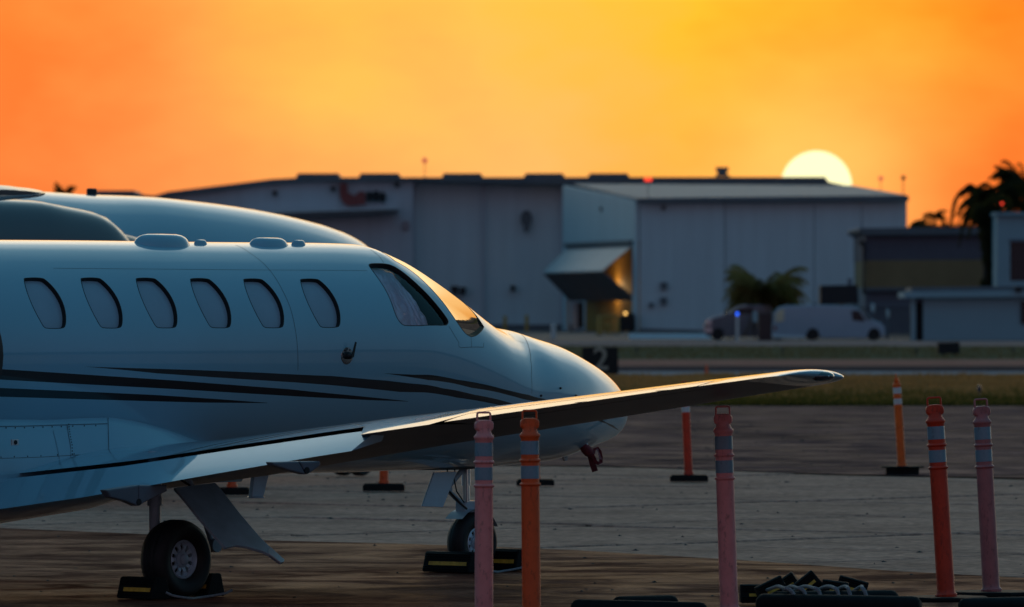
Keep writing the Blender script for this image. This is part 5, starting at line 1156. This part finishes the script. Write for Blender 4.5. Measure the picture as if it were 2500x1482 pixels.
# --- vehicles
def wheelsimple(t, c, r_, m=TYRE):
    b = MB(t.location); b.lathe([(r_*.5, -.11), (r_*.9, -.12), (r_, -.06), (r_, .06), (r_*.9, .12), (r_*.5, .11)], c, (0, 1, 0), 28); w_ = b.build('wheel', TYRE, t, smooth=True)
    b = MB(t.location); b.lathe([(r_*.55, -.10), (r_*.5, -.07), (r_*.2, -.08), (0, -.09)], c, (0, 1, 0), 20); b.build('rim', WHEEL, w_, smooth=True)
zv = 478; t, o = bthing('cargo_van', 'long white cargo van parked in front of the fence, nose to the right', 'van', 2020, zv)
body = [(1886,818),(1887,795),(1890,764),(1900,751),(1916,746),(1990,744),(2082,747),(2097,754),(2110,765),(2128,780),(2150,788),(2159,796),(2162,812),(2158,824),(2150,824),(2148,815),(2140,808),(2128,808),(2120,815),(2118,826),(2002,826),(1999,815),(1991,809),(1978,809),(1969,815),(1966,826),(1890,826)]
b = MB(o); b.prism([P(x, y, zv) for x, y in body], (0, 2.0, 0)); b.build('body', CARW, t, bevel=.07)
pslab('front_side_window', [(2078,759),(2096,758),(2112,782),(2110,785),(2082,782)], zv - .02, .03, DKWIN, t, o); pslab('windshield', [(2100,757),(2112,768),(2128,781),(2118,781)], zv - .03, 1.9, DKWIN, t, o)
pslab('pale_rear_face', [(1893,768),(1899,758),(1914,754),(1914,784),(1893,786)], zv - .04, .05, mat('pale_rear_quarter', (.75, .68, .48), .4, var=.1), t, o); pslab('tail_light', [(1889,796),(1896,796),(1896,806),(1889,806)], zv - .04, .06, SIGNRED, t, o)  # pale yellow slab for the rear door face
pslab('bumper', [(1884,816),(1966,820),(1966,826),(1886,825)], zv - .06, .1, WALLW, t, o); b = MB(o)
for x in (1930, 1990, 2055): q = P(x, 744, zv); b.box(q.x - .06, q.x + .06, zv + .1, zv + 1.9, q.z - .02, q.z + .13)
b.build('roof_rack', DARK, t)
for x in (1984.5, 2134): q = P(x, HZ, zv); r_ = .40; wheelsimple(t, (q.x, zv + .10, r_ + .0), r_); wheelsimple(t, (q.x, zv + 1.9, r_), r_)
zp = 482; t, o = bthing('pickup_truck', 'black pickup truck with chrome grille half hidden by the bushy palm, nose to the left', 'pickup truck', 1790, zp)
body = [(1722,812),(1720,798),(1724,785),(1740,775),(1768,768),(1776,762),(1800,748),(1822,744),(1880,744),(1886,768),(1930,768),(1930,822),(1912,822),(1908,810),(1890,810),(1886,822),(1768,822),(1764,808),(1742,808),(1738,822),(1726,820)]
b = MB(o); b.prism([P(x, y, zp) for x, y in body], (0, 1.9, 0)); b.build('body', CARD, t, bevel=.06)
pslab('hood_edge', [(1724,784),(1740,774),(1768,767),(1768,771),(1742,778),(1726,788)], zp - .05, 1.9, WALLP, t, o); pslab('windshield_pillar', [(1776,762),(1800,747),(1822,743),(1822,747),(1804,751),(1781,768)], zp - .05, .1, WHITEP, t, o)
pslab('headlamp', [(1724,782),(1738,781),(1737,794),(1723,795)], zp - .06, .1, METAL, t, o); pslab('side_window', [(1786,766),(1804,753),(1840,750),(1840,767)], zp - .02, .04, DKWIN, t, o); pslab('bumper', [(1719,800),(1738,800),(1738,812),(1720,811)], zp - .05, .1, METAL, t, o)
for x in (1753, 1899): q = P(x, HZ, zp); wheelsimple(t, (q.x, zp + .10, .40), .40); wheelsimple(t, (q.x, zp + 1.8, .40), .40)
# post with blue lamp, other small lights
def lamp_post(px, ytop, ybase, z, m, lm, name, label, w_=6, double=False, r_=5, pole=DARK):
    p = P(px, HZ, z); p.z = 0; t = thing(name, label, name.replace('_', ' '), p); k = FPX / z; h = CAMH - (ytop - HZ) / k; hb = CAMH - (ybase - HZ) / k
    b = MB(); b.tube([(0, 0, hb), (0, 0, h)], w_ / 2 / k, 8); b.build('pole', pole, t)
    for q in ((-.9, .9) if double else (0,)):
        b = MB(); rr = r_ / k; b.lathe([(rr * math.sin(a), -rr * math.cos(a)) for a in np.linspace(0.01, 3.13, 9)], (q * rr * 1.0, -.05 - rr, h), (0, 0, 1), 14); b.build('lamp', lm, t, smooth=True)
    b = MB(); b.box(-.12, .12, -.12, .12, hb - .0, hb + .05); b.build('foot', pole, t); return t
lamp_post(1800, 766, yb(470), 470, WHITEP, LAMPB, 'blue_lamp_post', 'white post carrying a small glowing blue lamp, left of the van', 7, False, 3.2, WHITEP)
lamp_post(1582, 438, 487, 640.5, WHITEP, LAMPR, 'obstruction_light', 'double red obstruction light on the pale hangar roof edge', 1.5, True, 5)
REDDIM = mat('faint_red_lens', (.75, .12, .07), .4, emit=(1, .18, .10), es=.45)  # red lens given a faint glow of its own
lamp_post(1037, 392, 433, 700, WHITEP, REDDIM, 'obstruction_light', 'faint red obstruction light on a thin pole over the long hangar', 1.6, False, 7)
lamp_post(2150, 436, 470, 660, WHITEP, REDDIM, 'obstruction_light', 'faint red obstruction light right of the setting sun', 1.6, False, 6)
lamp_post(2205, 434, 482, 641, WHITEP, DARK, 'roof_lamp_pole', 'dark lamp head on a thin pole at the right end of the pale hangar roof', 2.5, False, 6)
lamp_post(2446, 497, 520, 555, WHITEP, LAMPR, 'obstruction_light', 'red obstruction light in front of the dark palm crown', 2, False, 3.2)
for (x, y, hh_, w_, lb) in ((2131,752,22,9,'pale cylinder on a post just right of the van nose'), (2168,766,22,8,'pale oval sign plate between the van and the shed')):
    p = P(x, HZ, 486); p.z = 0; t = thing('equipment_post', lb, 'post', p); k = FPX / 486; h = CAMH - (y - HZ) / k
    b = MB(); b.tube([(0, 0, 0), (0, 0, h - hh_ / 2 / k)], .05, 8); b.build('pole', WALLD, t); b = MB(); b.lathe([(.02, -hh_/2/k), (w_/2/k, -hh_/2.6/k), (w_/2/k, hh_/2.6/k), (.02, hh_/2/k)], (0, 0, h), (0, 0, 1), 14); b.build('housing', WALLW, t, smooth=True)
t, o = bthing('pillar_box', 'dark reddish utility cabinet beside the pickup truck', 'cabinet', 1868, 474); pslab('cabinet', [(1852,764),(1884,764),(1884,yb(474)),(1852,yb(474))], 474, 1, mat('cabinet_paint', (.07, .04, .04), .7, var=.2), t, o, bevel=.03); pslab('notice', [(1838,760),(1849,760),(1849,786),(1838,786)], 473.6, .1, TEALW, t, o); pslab('notice_pole', [(1842,786),(1845,786),(1845,yb(473.6)),(1842,yb(473.6))], 473.65, .05, DARK, t, o)
# --- airfield signs
zn = zg(919); t, o = bthing('taxiway_sign', 'black airfield sign with a pale numeral 2 beside the jet nose', 'sign', 1465, zn)
pslab('sign_panel', [(1421,848),(1509,847),(1510,914),(1421,915)], zn, .12, BLACK, t, o, bevel=.01); b = MB(o)
for x in (1432, 1498): q = P(x, HZ, zn); b.box(q.x - .02, q.x + .02, zn + .04, zn + .08, -.01, .2)
b.build('sign_leg', DARK, t)
tx = bpy.data.curves.new('numeral', 'FONT'); tx.body = '2'; k = FPX / zn; tx.size = 78 / k; tx.extrude = .004; tx.offset = .012; tx.align_x = 'CENTER'
to = textmesh('numeral', tx, mat('sign_numeral', (.42, .40, .33), .6, var=.05)); to.parent = t; q = P(1467, 902, zn); to.location = q - o + Vector((0, -.012, 0)); to.rotation_euler = (R(90), 0, 0)
zq = zg(871); t, o = bthing('field_box_sign', 'small black box sign on short legs in the far grass, right side', 'sign', 2316, zq)
pslab('sign_box', [(2289,836),(2343,835),(2344,863),(2290,864)], zq, .5, BLACK, t, o, bevel=.02); b = MB(o)
for x in (2303, 2330): q = P(x, HZ, zq); b.box(q.x - .05, q.x + .05, zq + .1, zq + .2, -.03, .4)
b.build('sign_leg', DARK, t)
for i, (x, y) in enumerate(((2238,863),(1911,866),(2474,866),(1555,868))):
    p = P(x, HZ, 330); p.z = 0; t = thing('edge_light', ('tiny edge light in the far grass, left of the black box sign', 'tiny edge light in the far grass below the white van', 'tiny edge light in the far grass at the right edge', 'tiny edge light in the far grass right of the jet nose')[i], 'edge light', p, 0, 'far edge lights'); b = MB(); b.lathe([(.06, -.02), (.03, .05), (.03, .2), (.07, .22), (.06, .32), (0, .36)], (0, 0, 0), (0, 0, 1), 10); b.build('lamp_body', DARK, t, smooth=True)
# --- palms and far trees
def frond(b, base, ang, L_, up, droop, nl=26, lw=.5):
    d = Vector((math.cos(ang), math.sin(ang), 0)); pts = []
    for i in range(13):
        f = i / 12; pts.append(base + d * (L_ * f * (1 - .25 * f * droop)) + Vector((0, 0, L_ * (up * f - droop * f * f))))
    b.tube(pts, [.035 * (1 - .8 * i / 12) for i in range(13)], 4)
    sd_ = Vector((-d.y, d.x, 0))
    for i in range(nl):
        f = .12 + .88 * i / nl; k = f * 12; a = pts[int(k)].lerp(pts[min(12, int(k) + 1)], k - int(k)); ll = lw * math.sin(math.pi * (.12 + .8 * f)) * random.uniform(.8, 1.2)
        for s_ in (-1, 1):
            e = a + sd_ * s_ * ll * .7 + d * ll * .35 + Vector((0, 0, -ll * random.uniform(.35, .8))); w_ = d * .05
            b.add([a - w_, a + w_, e], [(0, 1, 2)])
def bigfrond(t, h, L_, a, up, droop):
    b = MB(); frond(b, Vector((0, 0, h)), a, L_, up, droop, 110, .9); frond(b, Vector((.05, .2, h)), a + .05, L_ * .97, up * .97, droop, 110, .8); b.build('frond', LEAFD, t)
def palm(name, label, px, z, ytop, nf, L_, m, trunk_r=.22, up=.75, seed=1, ybase=None, droop=1.0, lw=.5, nl=26, angs=None):
    random.seed(seed); p = P(px, HZ, z); p.z = 0; h = P(px, ytop, z).z; t = thing(name, label, 'palm tree', p)
    b = MB(); b.tube([(math.sin(i * 1.1) * .05, 0, h * i / 8) for i in range(9)], [trunk_r * (1.25 - .35 * i / 8) for i in range(9)], 12); b.build('trunk', BARK, t, smooth=True)
    b = MB()
    for i in range(nf):
        a = random.uniform(0, 2 * math.pi) if angs is None else angs[i % len(angs)] + random.uniform(-.25, .25); frond(b, Vector((0, 0, h + random.uniform(-.3, .1))), a, L_ * random.uniform(.75, 1.1), up * random.uniform(.2, 1.3), droop * random.uniform(.7, 1.15), nl, lw)
    b.build('crown', m, t); return t
palm('bushy_palm', 'short bushy palm in front of the pale hangar beside the van', 1868, 484, 722, 95, 3.4, LEAF, .35, 1.0, 3, droop=1.1, lw=.85, nl=48)
palm('tall_palm', 'tall palm with a large arching frond against the sky at right', 2440, 575, 478, 40, 3.6, LEAFD, .3, .9, 5, droop=1.1, lw=.9, nl=70)
palm('tall_palm', 'dark palm crown cut by the right edge of the frame', 2502, 585, 455, 60, 3.5, LEAFD, .35, 1.1, 9, droop=.9, lw=.9, nl=60)
palm('arching_palm', 'palm with drooping fronds just left of the tallest palm', 2412, 590, 492, 14, 3.1, LEAFD, .25, .75, 12, droop=1.25, lw=1.0, nl=90, angs=[3.14, 3.3, 2.9, 3.6, .3])
ap_ = [o for o in COL.objects if o.name.startswith('arching_palm')][0]; hh0 = P(2425, 500, 590).z
bigfrond(ap_, hh0, 5.0, math.pi, 1.35, 1.7); bigfrond(ap_, hh0 + .1, 3.2, math.pi - .3, 1.7, 1.5); bigfrond(ap_, hh0, 3.4, .4, 1.3, 1.3)
palm('far_palm', 'small far palm silhouette on the right horizon', 2282, 900, 522, 16, 1.9, LEAFD, .2, .7, 15, droop=.8, lw=.8)
palm('far_palm', 'smallest palm tuft on the right horizon next to the hangar corner', 2245, 900, 540, 14, 1.5, LEAFD, .2, .6, 17, droop=.9, lw=.7)
palm('fan_palm', 'spiky palm top rising behind the far jet at upper left', 157, 800, 471, 60, 1.5, LEAFD, .2, 1.0, 21, droop=.55, lw=.4, nl=16)
# ivy column and hedge line: many small leaves
def leafmass(name, label, cat, boxes, n, sz, m, loc, kind=None):
    v = []; f = []
    for i in range(n):
        cx, cy, cz, rx_, ry_, rz_ = random.choice(boxes); u_ = Vector(rng.normal(0, 1, 3)); u_ = u_.normalized() * random.random() ** .4; c = Vector((cx + u_.x * rx_, cy + u_.y * ry_, max(.05, cz + u_.z * rz_))) ; a = Vector(rng.normal(0, 1, 3)).normalized() * sz * random.uniform(.6, 1.4); b_2 = a.orthogonal().normalized() * sz * .6; k = len(v)
        v += [c - a, c + b_2, c + a, c - b_2]; f.append((k, k+1, k+2, k+3))
    b = MB(loc); b.add(v, f); return b
p = P(2410, HZ, 566); p.z = 0; t = thing('ivy_covered_trunk', 'thick trunk wrapped in dark ivy left of the pale office block', 'tree', p)
b = MB(); b.tube([(0, 0, 0), (.1, 0, 5), (0, 0, P(0, 505, 566).z)], [.5, .4, .3], 12); b.build('trunk', BARK, t)
bx = [(P(2410 + q_[0], HZ, 566).x - p.x, 0, P(0, q_[1], 566).z, q_[2], .8, .9) for q_ in ((0,520,.8),(4,545,.8),(2,570,.75),(6,600,.7),(8,630,.65),(10,655,.55),(12,680,.45),(0,700,.6),(0,740,.6),(30,500,1.1),(-20,525,.6))]
leafmass('', '', '', bx, 9000, .11, LEAFD, (0, 0, 0)).build('crown', LEAFD, t)
bx = []
for i in range(34):
    px = 2225 + i * 12; hh_ = random.uniform(546, 553); q = P(px, hh_, 700); bx.append((q.x, 700 + random.uniform(-1, 1), q.z - .6, .5, .6, .8))
o_ = leafmass('', '', '', bx, 7000, .14, LEAFD, (bx[0][0], 700, 0)).build('tree_line', LEAFD); o_.location = (bx[0][0], 700, 0); tag(o_, 'dark low treetops along the horizon behind the brown building', 'trees', kind='stuff')
# wooded rise to the right of the ramp, mirrored in the jet's flank
v = []; f = []
for i in range(26000):
    a = R(random.uniform(48, 118)); d = random.uniform(330, 350); hmax = 7.5 + 3.5 * noise.noise(Vector((math.degrees(a) * .22, 0, 3))) + 2 * noise.noise(Vector((math.degrees(a) * .9, 4, 3)))
    c = Vector((math.sin(a) * d, math.cos(a) * d, random.random() ** .7 * hmax)); r_ = random.uniform(.5, 1.1); A1 = Vector(rng.normal(0, 1, 3)).normalized() * r_; B1 = A1.orthogonal().normalized() * r_; k = len(v); v += [c - A1, c + B1, c + A1, c - B1]; f.append((k, k+1, k+2, k+3))
b = MB((300, 0, 0)); b.add(v, f); o_ = b.build('tree_line', LEAFD); o_.location = (300, 0, 0); tag(o_, 'dark band of far trees to the right of the ramp', 'trees', kind='stuff')
# ================================================================== THE SUN
D = 9000; cs = P(1993, 455, D); me = bpy.data.meshes.new('sun'); bm = bmesh.new(); bmesh.ops.create_uvsphere(bm, u_segments=64, v_segments=32, radius=D * 87 / FPX); bm.to_mesh(me); bm.free(); me.materials.append(SUNM)
me.polygons.foreach_set('use_smooth', [True] * len(me.polygons)); o_ = link('sun', me); o_.location = cs; tag(o_, 'pale yellow sun disc setting behind the hangar roof', 'sun')
